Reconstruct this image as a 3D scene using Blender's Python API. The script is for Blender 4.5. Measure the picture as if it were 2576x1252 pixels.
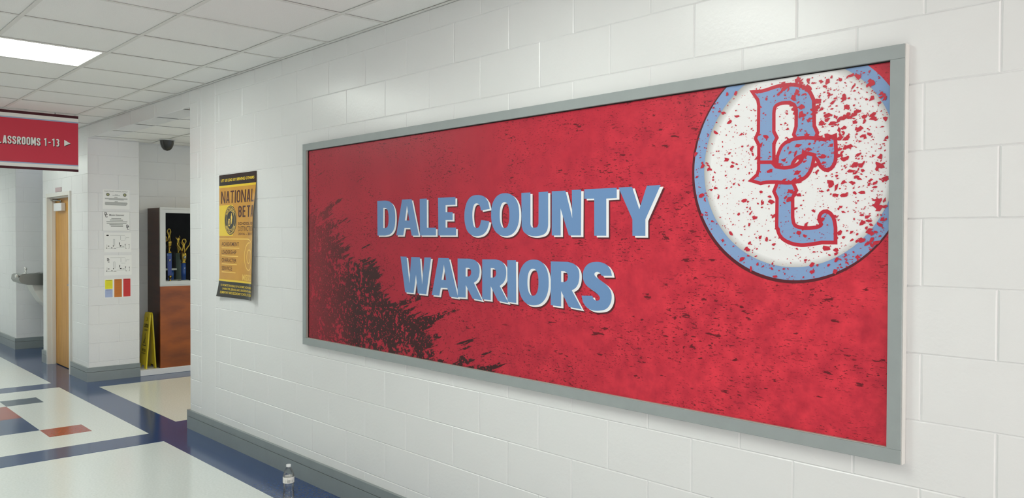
import bpy, bmesh, math, random
from mathutils import Vector, Matrix
from mathutils.geometry import tessellate_polygon
random.seed(7)
for o in list(bpy.data.objects): bpy.data.objects.remove(o)
SC = bpy.context.scene
COL = SC.collection
# ------------------------------------------------------------------ camera
D = 2.5407            # plane of the painted block wall that carries the board
CAM_H = 1.5645
cam_d = bpy.data.cameras.new('camera'); cam = bpy.data.objects.new('camera', cam_d); COL.objects.link(cam)
cam_d.sensor_width = 36.0; cam_d.lens = 2017.65 / 2576 * 36.0; cam_d.clip_start = 0.05
yaw, pitch, roll = -0.820008, -0.014241, 0.003462
fw = Vector((math.sin(yaw)*math.cos(pitch), math.cos(yaw)*math.cos(pitch), math.sin(pitch)))
rt = Vector((math.cos(yaw), -math.sin(yaw), 0)); up = rt.cross(fw)
r2 = rt*math.cos(roll) + up*math.sin(roll); u2 = up*math.cos(roll) - rt*math.sin(roll)
cam.matrix_world = Matrix(((r2.x,u2.x,-fw.x,0),(r2.y,u2.y,-fw.y,0),(r2.z,u2.z,-fw.z,CAM_H),(0,0,0,1)))
SC.camera = cam
# ------------------------------------------------------------------ world, daylight, exposure
w = bpy.data.worlds.new('world'); SC.world = w; w.use_nodes = True
w.node_tree.nodes['Background'].inputs[0].default_value = (0.80, 0.86, 0.95, 1)
w.node_tree.nodes['Background'].inputs[1].default_value = 1.0
SC.view_settings.view_transform = 'Standard'; SC.view_settings.look = 'None'
SC.view_settings.gamma = 1.0; SC.view_settings.use_curve_mapping = False
SC.view_settings.exposure = 0.0
LAMP_STRENGTH = 15.0
LAMP_COLOR = (0.935, 1.0, 0.925)
def area(name, loc, rot, sx, sy, power, color):
    l = bpy.data.lights.new(name, 'AREA'); l.shape = 'RECTANGLE'; l.size = sx; l.size_y = sy; l.energy = power; l.color = color
    o = bpy.data.objects.new(name, l); COL.objects.link(o); o.location = loc; o.rotation_euler = rot; return o
# daylight coming in through the open entrance doorway at the end of the corridor behind the camera
area('entrance_daylight', (4.15, 1.0, 1.25), (0, math.radians(90), 0), 2.2, 1.8, 105, (1.0, 0.895, 0.84))
# ------------------------------------------------------------------ materials
def lin(c):
    if isinstance(c, str):
        c = [int(c[i:i+2], 16)/255 for i in (0, 2, 4)]
        c = [v/12.92 if v <= .04045 else ((v+.055)/1.055)**2.4 for v in c]
    return (c[0], c[1], c[2], 1)
def nd(t, kind, **kw):
    n = t.nodes.new(kind)
    for k, v in kw.items(): setattr(n, k, v)
    return n
def setin(n, **kw):
    for k, v in kw.items(): n.inputs[k.replace('_', ' ')].default_value = v
def pbr(name, col, rough=.5, spec=.5, metal=0, var=0, vscale=6, bump=0, bscale=60, coat=0, col2=None, stretch=None):
    m = bpy.data.materials.new(name); m.use_nodes = True; t = m.node_tree; b = t.nodes['Principled BSDF']
    b.inputs['Base Color'].default_value = lin(col); b.inputs['Roughness'].default_value = rough
    b.inputs['Specular IOR Level'].default_value = spec; b.inputs['Metallic'].default_value = metal
    if coat: b.inputs['Coat Weight'].default_value = coat; b.inputs['Coat Roughness'].default_value = .06
    tc = nd(t, 'ShaderNodeTexCoord'); src = tc.outputs['Object']
    if stretch:
        mp = nd(t, 'ShaderNodeMapping'); mp.inputs['Scale'].default_value = stretch; t.links.new(src, mp.inputs[0]); src = mp.outputs[0]
    if var or col2:
        n = nd(t, 'ShaderNodeTexNoise'); setin(n, Scale=vscale, Detail=4.0); t.links.new(src, n.inputs['Vector'])
        mx = nd(t, 'ShaderNodeMix', data_type='RGBA'); a = lin(col)
        c2 = lin(col2) if col2 else tuple(x*(1-var) for x in a[:3])+(1,)
        mx.inputs[6].default_value = a; mx.inputs[7].default_value = c2
        rp = nd(t, 'ShaderNodeMapRange'); rp.inputs['From Min'].default_value = .35; rp.inputs['From Max'].default_value = .65
        t.links.new(n.outputs[0], rp.inputs[0]); t.links.new(rp.outputs[0], mx.inputs[0]); t.links.new(mx.outputs[2], b.inputs['Base Color'])
    if bump:
        n = nd(t, 'ShaderNodeTexNoise'); setin(n, Scale=bscale, Detail=3.0); t.links.new(src, n.inputs['Vector'])
        bp = nd(t, 'ShaderNodeBump'); bp.inputs['Strength'].default_value = bump; bp.inputs['Distance'].default_value = .002
        t.links.new(n.outputs[0], bp.inputs['Height']); t.links.new(bp.outputs[0], b.inputs['Normal'])
    return m
def emit(name, col, s):
    m = bpy.data.materials.new(name); m.use_nodes = True; t = m.node_tree; t.nodes.remove(t.nodes['Principled BSDF'])
    e = nd(t, 'ShaderNodeEmission'); e.inputs[0].default_value = (*col, 1); e.inputs[1].default_value = s
    t.links.new(e.outputs[0], t.nodes['Material Output'].inputs[0]); return m
def clear_glass(name, tint=(1, 1, 1), ior=1.45, rough=0.0, refl=1.0):
    m = bpy.data.materials.new(name); m.use_nodes = True; t = m.node_tree; t.nodes.remove(t.nodes['Principled BSDF'])
    tr = nd(t, 'ShaderNodeBsdfTransparent'); tr.inputs[0].default_value = (*tint, 1)
    g = nd(t, 'ShaderNodeBsdfGlossy'); g.inputs['Roughness'].default_value = rough
    f = nd(t, 'ShaderNodeFresnel'); f.inputs[0].default_value = ior
    ml = nd(t, 'ShaderNodeMath', operation='MULTIPLY'); ml.inputs[1].default_value = refl; t.links.new(f.outputs[0], ml.inputs[0])
    mx = nd(t, 'ShaderNodeMixShader'); t.links.new(ml.outputs[0], mx.inputs[0]); t.links.new(tr.outputs[0], mx.inputs[1]); t.links.new(g.outputs[0], mx.inputs[2])
    t.links.new(mx.outputs[0], t.nodes['Material Output'].inputs[0]); return m
M = {}
M['wall'] = pbr('wall_paint', 'e7e8e8', .28, .5, var=.02, vscale=3, bump=.36, bscale=55)
M['wall_plain'] = pbr('wall_paint_plain', 'e8e9ea', .28, .45, bump=.3, bscale=90)
M['base'] = pbr('base_grey_paint', '8d9696', .28, .5, var=.06, vscale=9, bump=.25, bscale=60)
M['tile_c'] = pbr('ceiling_tile_white', 'f8f8f6', .95, .1, var=.04, vscale=160, bump=.5, bscale=240)
M['grid'] = pbr('grid_white_metal', 'e6e6e2', .5, .4)
M['dark'] = pbr('plenum_dark', '26251f', .9, .1)
M['white_floor'] = pbr('white_vinyl_tile', 'e6ebe9', .16, .5, col2='dde3e0', vscale=70, bump=.02, bscale=5)
M['cream_floor'] = pbr('cream_vinyl_tile', 'e2e3d8', .16, .5, col2='d8d9cc', vscale=70, bump=.02, bscale=5)
M['blue_floor'] = pbr('blue_vinyl_tile', '2a426e', .13, .55, col2='334d7c', vscale=60, bump=.02, bscale=5)
M['slate_floor'] = pbr('slate_vinyl_tile', '3d5168', .15, .5, col2='35475c', vscale=60)
M['red_floor'] = pbr('red_vinyl_tile', 'a8402f', .15, .5, col2='9c3727', vscale=60)
M['black'] = pbr('black_print', '1b1a18', .5, .3)
M['white'] = pbr('white_print', 'ecebe6', .4, .4)
M['paper'] = pbr('white_paper', 'f1f2f0', .35, .4)
M['ink'] = pbr('grey_ink', '9fa29f', .6, .2)
M['frame'] = pbr('board_frame_grey_paint', '9aa2a2', .42, .45, var=.04, vscale=20)
M['frame_lit_side'] = pbr('board_frame_lit_edge', 'd9d8d4', .4, .4)
M['mblue'] = pbr('print_sky_blue', '6d90be', .42, .3)
M['mwhite'] = pbr('print_white', 'efeff0', .33, .4)
M['mred'] = pbr('print_red', 'c4283c', .33, .4)
M['mshadow'] = pbr('print_deep_maroon', '5b1a24', .33, .4)
M['maroon'] = pbr('maroon_stripe', '4a1420', .5, .3, var=.2, vscale=80)
M['sred'] = pbr('sign_red', 'cc2f45', .4, .4)
M['sblue'] = pbr('sign_pale_blue', '9fb0cc', .4, .4)
M['wood'] = pbr('cherry_wood', 'a8581c', .3, .5, col2='7a3d13', vscale=3.0, stretch=(1, .7, 2.2))
M['wood_dark'] = pbr('cherry_wood_side', '4a281b', .35, .4, col2='3d2016', vscale=4, stretch=(1, 1, 5))
M['doorwood'] = pbr('blond_oak_veneer', 'd09a45', .38, .4, col2='c28a38', vscale=5, stretch=(6, 6, .6))
M['trim'] = pbr('door_frame_paint', 'dedcd5', .35, .4)
M['alum'] = pbr('satin_aluminium', 'c4c4bd', .38, .5, metal=.55)
M['steel'] = pbr('brushed_steel', '8c8d88', .3, .5, metal=.9, bump=.1, bscale=200)
M['chrome'] = pbr('chrome', 'd8d8d4', .1, .5, metal=1)
M['gold'] = pbr('trophy_gold', 'c9a545', .18, .5, metal=1)
M['tblue'] = pbr('trophy_blue', '1f57b8', .2, .6, var=.25, vscale=90, coat=.5)
M['tgreen'] = pbr('trophy_green_grey', '45564f', .3, .5)
M['marble'] = pbr('trophy_marble', 'c9cac6', .25, .5, var=.12, vscale=30)
M['felt'] = pbr('black_felt', '0d0c0a', .95, .05)
M['yellow'] = pbr('caution_yellow', 'd8c31a', .38, .45)
M['plastic_w'] = pbr('white_plastic', 'e3e5e6', .35, .5)
M['dome'] = pbr('smoked_dome', '2e2f2b', .18, .5)
M['glass'] = clear_glass('cabinet_glass', (.9, .92, .9), refl=.15)
M['lamp'] = emit('lamp_diffuser', LAMP_COLOR, LAMP_STRENGTH)
# ------------------------------------------------------------------ builders
def wloc(o):
    v = Vector((0, 0, 0))
    while o: v += o.location; o = o.parent
    return v
def tag(o, label=None, cat=None, group=None, kind=None):
    if label: o['label'] = label
    if cat: o['category'] = cat
    if group: o['group'] = group
    if kind: o['kind'] = kind
    return o
def empty(name, loc, label, cat, group=None, kind=None):
    o = bpy.data.objects.new(name, None); COL.objects.link(o); o.location = loc; o.empty_display_size = .05
    return tag(o, label, cat, group, kind)
def mk(name, verts, faces, mat, parent=None, smooth=False, origin=None):
    """one mesh object from world-space vertices; the object's origin is its parent's (or `origin`)"""
    off = wloc(parent) if parent else Vector((0, 0, 0))
    org = Vector(origin) if origin is not None else off
    me = bpy.data.meshes.new(name); me.from_pydata([tuple(Vector(v)-org) for v in verts], [], faces)
    me.materials.append(M[mat] if isinstance(mat, str) else mat)
    if smooth:
        for p in me.polygons: p.use_smooth = True
    me.update()
    o = bpy.data.objects.new(name, me); COL.objects.link(o)
    if parent: o.parent = parent
    o.location = org-off
    return o
BF = [(0,3,2,1),(4,5,6,7),(0,1,5,4),(1,2,6,5),(2,3,7,6),(3,0,4,7)]
def bverts(x0, x1, y0, y1, z0, z1):
    return [(x0,y0,z0),(x1,y0,z0),(x1,y1,z0),(x0,y1,z0),(x0,y0,z1),(x1,y0,z1),(x1,y1,z1),(x0,y1,z1)]
def box(name, x0, x1, y0, y1, z0, z1, mat, parent=None, bev=0, seg=2):
    if not bev: return mk(name, bverts(x0,x1,y0,y1,z0,z1), BF, mat, parent)
    bm = bmesh.new(); vs = [bm.verts.new(v) for v in bverts(x0,x1,y0,y1,z0,z1)]
    for f in BF: bm.faces.new([vs[i] for i in f])
    bmesh.ops.bevel(bm, geom=bm.edges[:], offset=bev, segments=seg, affect='EDGES', profile=.5)
    bm.normal_update(); bm.verts.index_update()
    V = [v.co.copy() for v in bm.verts]; F = [[v.index for v in f.verts] for f in bm.faces]; bm.free()
    return mk(name, V, F, mat, parent)
def boxes(name, lst, mat, parent=None):
    V = []; F = []
    for b in lst:
        n = len(V); V += bverts(*b); F += [tuple(i+n for i in f) for f in BF]
    return mk(name, V, F, mat, parent)
def lathe(name, cx, cy, prof, mat, parent=None, n=28, smooth=True, closed=False):
    V = []; F = []
    for (r, z) in prof:
        for i in range(n): a = 2*math.pi*i/n; V.append((cx+r*math.cos(a), cy+r*math.sin(a), z))
    for k in range(len(prof)-1):
        for i in range(n): j = (i+1) % n; F.append((k*n+i, k*n+j, (k+1)*n+j, (k+1)*n+i))
    if prof[0][0] > 1e-6: F.append(tuple(reversed(range(n))))
    if prof[-1][0] > 1e-6: F.append(tuple((len(prof)-1)*n+i for i in range(n)))
    return mk(name, V, F, mat, parent, smooth)
def tube(name, pts, rad, mat, parent=None, n=10):
    pts = [Vector(p) for p in pts]; V = []; F = []
    for k, p in enumerate(pts):
        d = (pts[min(k+1, len(pts)-1)]-pts[max(k-1, 0)]).normalized()
        a = d.orthogonal().normalized() if k == 0 else (a-d*a.dot(d)).normalized()
        b = d.cross(a); r = rad[k] if isinstance(rad, (list, tuple)) else rad
        for i in range(n): t = 2*math.pi*i/n; V.append(p+a*r*math.cos(t)+b*r*math.sin(t))
    for k in range(len(pts)-1):
        for i in range(n): j = (i+1) % n; F.append((k*n+i, k*n+j, (k+1)*n+j, (k+1)*n+i))
    F.append(tuple(reversed(range(n)))); F.append(tuple((len(pts)-1)*n+i for i in range(n)))
    return mk(name, V, F, mat, parent, True)
def extrude_poly(name, poly, axis, a0, a1, mat, parent=None):
    """closed 2D polygon extruded along world axis: 'x' poly=(y,z), 'y' poly=(x,z), 'z' poly=(x,y)"""
    def P(p, a): return (a, p[0], p[1]) if axis == 'x' else ((p[0], a, p[1]) if axis == 'y' else (p[0], p[1], a))
    n = len(poly); V = [P(p, a0) for p in poly]+[P(p, a1) for p in poly]
    tri = tessellate_polygon([[Vector((p[0], p[1], 0)) for p in poly]])
    F = [tuple(t) for t in tri]+[tuple(i+n for i in reversed(t)) for t in tri]+[(i, (i+1) % n, n+(i+1) % n, n+i) for i in range(n)]
    o = mk(name, V, F, mat, parent)
    bm = bmesh.new(); bm.from_mesh(o.data); bmesh.ops.recalc_face_normals(bm, faces=bm.faces[:]); bm.to_mesh(o.data); bm.free()
    return o
# flat print: loops are 2D (u, v); fmap turns (u, v) into a point on the printed surface
def fill(loops):
    tri = tessellate_polygon([[Vector((x, y, 0)) for x, y in l] for l in loops])
    return [p for l in loops for p in l], [tuple(t) for t in tri]
def prints(name, shapes, fmap, mat, parent):
    V = []; F = []
    for loops in shapes:
        v, f = fill(loops); n = len(V); V += [fmap(*p) for p in v]; F += [tuple(i+n for i in t) for t in f]
    return mk(name, V, F, mat, parent)
def grow(loop, d):
    n = len(loop); A = sum(loop[i][0]*loop[(i+1) % n][1]-loop[(i+1) % n][0]*loop[i][1] for i in range(n)); s = 1 if A > 0 else -1; out = []
    for i in range(n):
        p, q, r = loop[i-1], loop[i], loop[(i+1) % n]
        a = Vector((q[0]-p[0], q[1]-p[1])); b = Vector((r[0]-q[0], r[1]-q[1]))
        if a.length < 1e-6 or b.length < 1e-6: out.append(q); continue
        a.normalize(); b.normalize(); na = Vector((a.y, -a.x))*s; nb = Vector((b.y, -b.x))*s; m = na+nb
        if m.length < .3: m = na
        m = m.normalized(); k = d/max(.5, m.dot(na)); out.append((q[0]+m.x*k, q[1]+m.y*k))
    return out
def rect(u0, u1, v0, v1, nu=1, nv=1):
    return [[(u0+(u1-u0)*i/nu, v0) for i in range(nu)]+[(u1, v0+(v1-v0)*i/nv) for i in range(nv)]+[(u1-(u1-u0)*i/nu, v1) for i in range(nu)]+[(u0, v1-(v1-v0)*i/nv) for i in range(nv)]]
def circ(cx, cy, r, n=48): return [(cx+r*math.cos(2*math.pi*i/n), cy+r*math.sin(2*math.pi*i/n)) for i in range(n)]
def glyphs(body, bold=.02, space=1.0):
    c = bpy.data.curves.new('t', 'FONT'); c.body = body; c.size = 1; c.offset = bold; c.space_character = space; c.resolution_u = 3
    o = bpy.data.objects.new('t', c); COL.objects.link(o); dg = bpy.context.evaluated_depsgraph_get()
    me = bpy.data.meshes.new_from_object(o.evaluated_get(dg)); V = [(v.co.x, v.co.y) for v in me.vertices]; F = [tuple(p.vertices) for p in me.polygons]
    bpy.data.objects.remove(o); bpy.data.curves.remove(c); bpy.data.meshes.remove(me); return V, F
def lettering(name, body, box4, fmap, mat, parent, bold=.02, space=1.0):
    V, F = glyphs(body, bold, space); xs = [v[0] for v in V]; ys = [v[1] for v in V]
    x0, x1, y0, y1 = min(xs), max(xs), min(ys), max(ys); u0, u1, v0, v1 = box4
    return mk(name, [fmap(u0+(x-x0)/(x1-x0)*(u1-u0), v0+(y-y0)/(y1-y0)*(v1-v0)) for x, y in V], F, mat, parent)
def arc(cx, cy, rx, ry, a0, a1, n=6): return [(cx+rx*math.cos(math.radians(a0+(a1-a0)*i/n)), cy+ry*math.sin(math.radians(a0+(a1-a0)*i/n))) for i in range(n+1)]
def stroke_font(w_, t):
    h = t/2; l, r, b_, T = h, w_-h, h, 1-h; q = (r-l)/2; m = .53; cx_ = w_/2
    O = [arc(cx_, T-q, q, q, 0, 180)+arc(cx_, b_+q, q, q, 180, 360)+[(r, T-q)]]
    return {'A': [[(h*.9, 0), (cx_-h*.25, 1)], [(w_-h*.9, 0), (cx_+h*.25, 1)], [(w_*.25, .26), (w_*.75, .26)]],
     'B': [[(l, b_), (l, T)], [(l, T)]+arc(r-.16, T-.19, .16, .19, 90, -90)+[(l, m)], [(l, m)]+arc(r-.16, b_+(m-b_)/2, .16, (m-b_)/2, 90, -90)+[(l, b_)]],
     'C': [arc(cx_, T-q, q, q, 0, 180)+arc(cx_, b_+q, q, q, 180, 360), [(r, T-q), (r, T-q-.14)], [(r, b_+q), (r, b_+q+.14)]],
     'E': [[(r, T), (l, T), (l, b_), (r, b_)], [(l, m), (r*.9, m)]], 'H': [[(l, 0), (l, 1)], [(r, 0), (r, 1)], [(l, m), (r, m)]], 'I': [[(cx_, 0), (cx_, 1)]], 'L': [[(l, 1), (l, b_), (r, b_)]],
     'M': [[(l, 0), (l, 1)], [(r, 0), (r, 1)], [(l+h*.1, 1), (cx_, .22)], [(r-h*.1, 1), (cx_, .22)]], 'N': [[(l, 0), (l, 1)], [(r, 0), (r, 1)], [(l+h*.2, 1), (r-h*.2, 0)]], 'O': O, '0': O,
     'R': [[(l, 0), (l, T)], [(l, T)]+arc(r-.16, (T+m-.03)/2, .16, (T-m+.03)/2, 90, -90)+[(l, m-.03)], [(cx_, m-.03), (r, 0)]],
     'S': [arc(cx_, T-q, q, q, 0, 180)+[(l, m+.14), (l+.06, m+.06), (r-.06, m-.08), (r, m-.17)]+arc(cx_, b_+q, q, q, 0, -180), [(r, T-q), (r, T-q-.1)], [(l, b_+q), (l, b_+q+.1)]],
     'T': [[(0, T), (w_, T)], [(cx_, 0), (cx_, T)]], '1': [[(cx_+.04, 0), (cx_+.04, 1)], [(cx_+.04, T), (cx_-.16, T-.10)]], '-': [[(w_*.18, .47), (w_*.82, .47)]],
     '3': [arc(cx_, T-q, q, q, 150, 0)+[(r, m+.12), (r-.1, m+.01), (cx_-.04, m)], [(cx_-.04, m), (r-.1, m-.01), (r, m-.14)]+arc(cx_, b_+q, q, q, 0, -150)]}
def block_text(name, body, box4, fmap, mat, parent, w_=.44, t=.163, gap=.085, mw=1.25, face=(1, 0, 0)):
    G = stroke_font(w_, t); GM = stroke_font(w_*mw, t); x = 0; V = []; F = []; Z = []
    for ch in body:
        if ch == ' ': x += w_*.6; continue
        wide = ch in 'MN'; k = w_*mw if wide else (t*1.05 if ch == 'I' else w_); g = (GM if wide else G)[ch]; dx = x-(w_/2-t*.525 if ch == 'I' else 0)
        for pl_ in g:
            pl_ = [p for q_, p in enumerate(pl_) if q_ == 0 or math.hypot(p[0]-pl_[q_-1][0], p[1]-pl_[q_-1][1]) > 1e-4]; n = len(pl_); i = len(V); e = 6e-5*len(Z); Z.append(0)
            closed = math.hypot(pl_[0][0]-pl_[-1][0], pl_[0][1]-pl_[-1][1]) < 1e-4
            for q_, p in enumerate(pl_):
                a = pl_[q_-1] if q_ else (pl_[-2] if closed else p); c = pl_[q_+1] if q_ < n-1 else (pl_[1] if closed else p)
                d0 = Vector((p[0]-a[0], p[1]-a[1])); d1_ = Vector((c[0]-p[0], c[1]-p[1])); d0 = (d0 if d0.length > 1e-6 else d1_).normalized(); d1_ = (d1_ if d1_.length > 1e-6 else d0).normalized()
                n0 = Vector((-d0.y, d0.x)); m_ = (n0+Vector((-d1_.y, d1_.x))); m_ = m_.normalized() if m_.length > .2 else n0; s_ = t/2/max(.34, m_.dot(n0))
                V += [(p[0]+m_.x*s_+dx, p[1]+m_.y*s_, e), (p[0]-m_.x*s_+dx, p[1]-m_.y*s_, e)]
            F += [(i+2*q_, i+2*q_+1, i+2*q_+3, i+2*q_+2) for q_ in range(n-1)]
        x += k+gap
    x -= gap; u0, u1, v0, v1 = box4
    out = []
    for p in V:
        q_ = Vector(fmap(u0+p[0]/x*(u1-u0), v0+min(1, max(0, p[1]))*(v1-v0))); ax = face; q_ = q_+Vector(ax)*p[2]*.5; out.append(q_)
    return mk(name, out, F, mat, parent)
# ------------------------------------------------------------------ the setting
H = 2.747; HS = 2.615; B = .2032
XC = -6.57     # free end of the long wall
XP = -9.38     # face of the pier beyond the side hall
XA = -12.75    # far side of the fountain alcove
def struct(o, label, cat): return tag(o, label, cat, kind='structure')
# floor: slab plus the coloured fields of vinyl tile
floor = struct(box('floor', -16, 4.2, -.53, 7.0, -.15, -.003, 'white_floor'), 'glossy vinyl tile floor in white, navy, slate and red', 'floor')
def fl(name, x0, x1, y0, y1, mat): return box(name, x0, x1, y0, y1, -.003, 0, mat, floor)
X1, X2, X3, X4 = -9.557, -9.253, -6.60, -6.285
YB = 2.225
fl('blue_border', -16, 4.2, YB, 2.536, 'blue_floor'); fl('blue_border', -16, 4.2, -.53, -.215, 'blue_floor')
for a in (X1, X3): fl('blue_strip', a, a+.31, -.215, YB, 'blue_floor')
fl('white_field', -16, X1, -.215, YB, 'white_floor'); fl('white_field', X4+.005, 4.2, -.215, YB, 'white_floor')
gx = [X1+.31, -8.82, -8.515, -7.907, -7.30, -6.995, X3]; gy = [-.215, .09, .395, 1.005, 1.615, 1.92, YB]
colors = {(2,3):'red_floor', (3,3):'blue_floor', (2,2):'blue_floor', (3,2):'red_floor', (4,4):'red_floor', (1,4):'slate_floor', (1,1):'red_floor', (4,1):'slate_floor'}
for i in range(6):
    for j in range(6):
        c = colors.get((i, j)); fl({'red_floor':'red_tile', 'blue_floor':'blue_tile', 'slate_floor':'slate_tile'}.get(c, 'white_field'), gx[i], gx[i+1], gy[j], gy[j+1], c or 'white_floor')
fl('cream_field', -8.997, -6.88, 2.536, 7.0, 'cream_floor'); fl('blue_border', -6.88, XC, 2.536, 7.0, 'blue_floor'); fl('blue_border', XP, -8.997, 2.536, 7.0, 'blue_floor')
fl('blue_border', XA, -11.28, 2.536, 2.95, 'blue_floor'); fl('blue_border', -11.05, -10.01, 2.536, 2.72, 'blue_floor')
# block walls: a mortar-deep backing with every block a piece of its own
CACHE = {}
def block_mesh(wd, ht):
    k = (round(wd, 4), round(ht, 4))
    if k not in CACHE:
        g, c, dp = .0011, .0044, .0025; a, b = wd/2-g, ht/2-.0005; e = .0032
        V = [(-a,dp,-b),(a,dp,-b),(a,dp,b),(-a,dp,b),(-a+c,0,-b+e),(a-c,0,-b+e),(a-c,0,b-e),(-a+c,0,b-e)]
        me = bpy.data.meshes.new('block'); me.from_pydata(V, [], [(4,5,6,7),(0,1,5,4),(1,2,6,5),(2,3,7,6),(3,0,4,7)]); me.materials.append(M['wall']); CACHE[k] = me
    return CACHE[k]
def lay(parent, axis, pl, a0, a1, zt, phase, holes=(), z0=0.0, L=.4064):
    """lay blocks on plane y=pl facing -Y (axis 'y') or x=pl facing +X (axis 'x') from a0 to a1; holes are (a0, a1, z0, z1)"""
    k = int(z0/B+1e-6)
    while k*B < zt-.01:
        lo, hi = max(k*B, z0), min((k+1)*B, zt); j0 = phase+(k % 2)*L/2
        n0 = math.floor((a0-j0)/L); cuts = [a0]+[j0+i*L for i in range(n0, n0+int((a1-a0)/L)+3) if a0+.03 < j0+i*L < a1-.03]+[a1]
        for p, q in zip(cuts, cuts[1:]):
            segs = [(p, q, lo, hi)]
            for (h0, h1, g0, g1) in holes:
                nw = []
                for (s0, s1, t0, t1) in segs:
                    if s1 <= h0+.001 or s0 >= h1-.001 or t1 <= g0+.001 or t0 >= g1-.001: nw.append((s0, s1, t0, t1)); continue
                    if s0 < h0-.02: nw.append((s0, h0, t0, t1))
                    if s1 > h1+.02: nw.append((h1, s1, t0, t1))
                    if t1 > g1+.02: nw.append((max(s0, h0), min(s1, h1), g1, t1))
                segs = nw
            for (s0, s1, t0, t1) in segs:
                if s1-s0 < .02 or t1-t0 < .02: continue
                o = bpy.data.objects.new('block', block_mesh(s1-s0, t1-t0)); COL.objects.link(o); o.parent = parent; c = (s0+s1)/2; z = (t0+t1)/2
                if axis == 'y': o.location = (c, pl+random.uniform(-.0004, .0004), z)
                else: o.location = (pl+random.uniform(-.0004, .0004), c, z); o.rotation_euler = (0, 0, math.pi/2)
        k += 1
BK = .0025
w_right = struct(box('wall_right', XC, 4.2, D+BK, D+.2, 0, H+.05, 'wall_plain'), 'long glossy white painted block wall carrying the red board', 'wall')
lay(w_right, 'y', D, XC, 1.2, H, -.7162, holes=[(-6.34, -6.07, 0, 9)])
tall = bpy.data.objects.new('block', block_mesh(.27, H)); COL.objects.link(tall); tall.parent = w_right; tall.location = (-6.205, D, H/2)
w_pier = struct(boxes('wall_pier', [(-10.02, XP-BK, D+BK, 3.062, 0, H+.05), (-9.79+.001-.2, -9.79-BK, 3.062, 7.0, 0, 2.75), (-10.06-1.0, -10.02, D+BK, D+.2, 2.07, H+.05), (-11.28, -11.06, D+BK, 3.0, 0, H+.05), (-11.28, -10.02, 2.75, 3.0, 0, H+.05)], 'wall_plain'), 'white block pier and door wall beyond the side hall', 'wall')
lay(w_pier, 'y', D, -11.28, XP, H, XP-.2032, holes=[(-11.05, -10.01, 0, 2.075)])
lay(w_pier, 'x', XP, D, 3.065, HS, D-.1016)
lay(w_pier, 'x', -9.79, 3.065, 5.5, 2.66, 3.0)
w_alc = struct(boxes('wall_alcove', [(XA-.2, XA-BK, D+BK, 3.0, 0, H+.05), (-16, XA-.2, D+BK, D+.2, 0, H+.05), (XA, -11.28, 2.953, 3.1, 0, H+.05)], 'wall_plain'), 'white block wall around the drinking fountain alcove', 'wall')
lay(w_alc, 'x', XA, D, 2.95, H, D+.1)
lay(w_alc, 'y', D, -16, XA, H, XA)
beam = struct(box('trim_1', XP, XC, D+BK, D+.19, HS, H+.05, 'wall_plain'), 'white block lintel across the side hall opening', 'lintel')
bx = [XC, -6.733, -7.366, -8.005, -8.65, -9.306, XP]
for a, b in zip(bx[1:], bx):
    o = bpy.data.objects.new('block', block_mesh(b-a, H-HS)); COL.objects.link(o); o.parent = beam; o.location = ((a+b)/2, D, (H+HS)/2)
struct(box('wall_left', -16, 4.2, -.73, -.53, 0, H+.05, 'wall_plain'), 'white corridor wall opposite the board', 'wall')
struct(box('wall_far', -16.2, -16, -.73, 3.1, 0, H+.05, 'wall_plain'), 'white wall at the far end of the corridor', 'wall')
struct(box('wall_hall', -9.99, XC, 7.0, 7.2, 0, H+.05, 'wall_plain'), 'white wall at the back of the side hall', 'wall')
struct(boxes('wall_near', [(4.2, 4.4, -.73, .05, 0, H+.05), (4.2, 4.4, 1.95, 2.74, 0, H+.05), (4.2, 4.4, .05, 1.95, 2.4, H+.05)], 'wall_plain'), 'white end wall with the open entrance doorway', 'wall')
# two-band painted base
def base(name, runs, label):
    L = []
    for r in runs:
        x0, x1, y0, y1 = r; sx0 = x0; L += [(x0, x1, y0, y1, 0, .100)]
    for r in runs: L += [(*r, .1032, .152)]
    o = boxes(name, L, 'base'); g = [(x0+.004*(x1-x0 > .3 and 0), x1, y0+.004, y1, .100, .1032) for x0, x1, y0, y1 in runs]
    return struct(o, label, 'baseboard')
P_ = .02
base('baseboard_right', [(XC-P_, 4.2, D-P_, D-.0005), (XC-P_, XC, D-.0005, 7.0)], 'grey two-band base along the board wall')
base('baseboard_pier', [(-10.0, XP+P_, D-P_, D-.0005), (XP, XP+P_, D-.0005, 3.066)], 'grey two-band base wrapping the pier with the notices')
base('baseboard_door', [(-11.28, -11.055, D-P_, D-.0005), (-11.28, -11.28+P_*0+.001, D-.0005, 2.95)][:1], 'short grey base left of the door frame')
base('baseboard_alcove', [(-16, XA+P_, D-P_, D-.0005), (XA, XA+P_, D-.0005, 2.95)], 'grey two-band base in the fountain alcove')
ledge = struct(box('trim_2', -9.79, XP+.02, 3.066, 6.9, 0, .066, 'wall_plain', bev=.004), 'white painted ledge under the trophy case', 'ledge')
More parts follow.
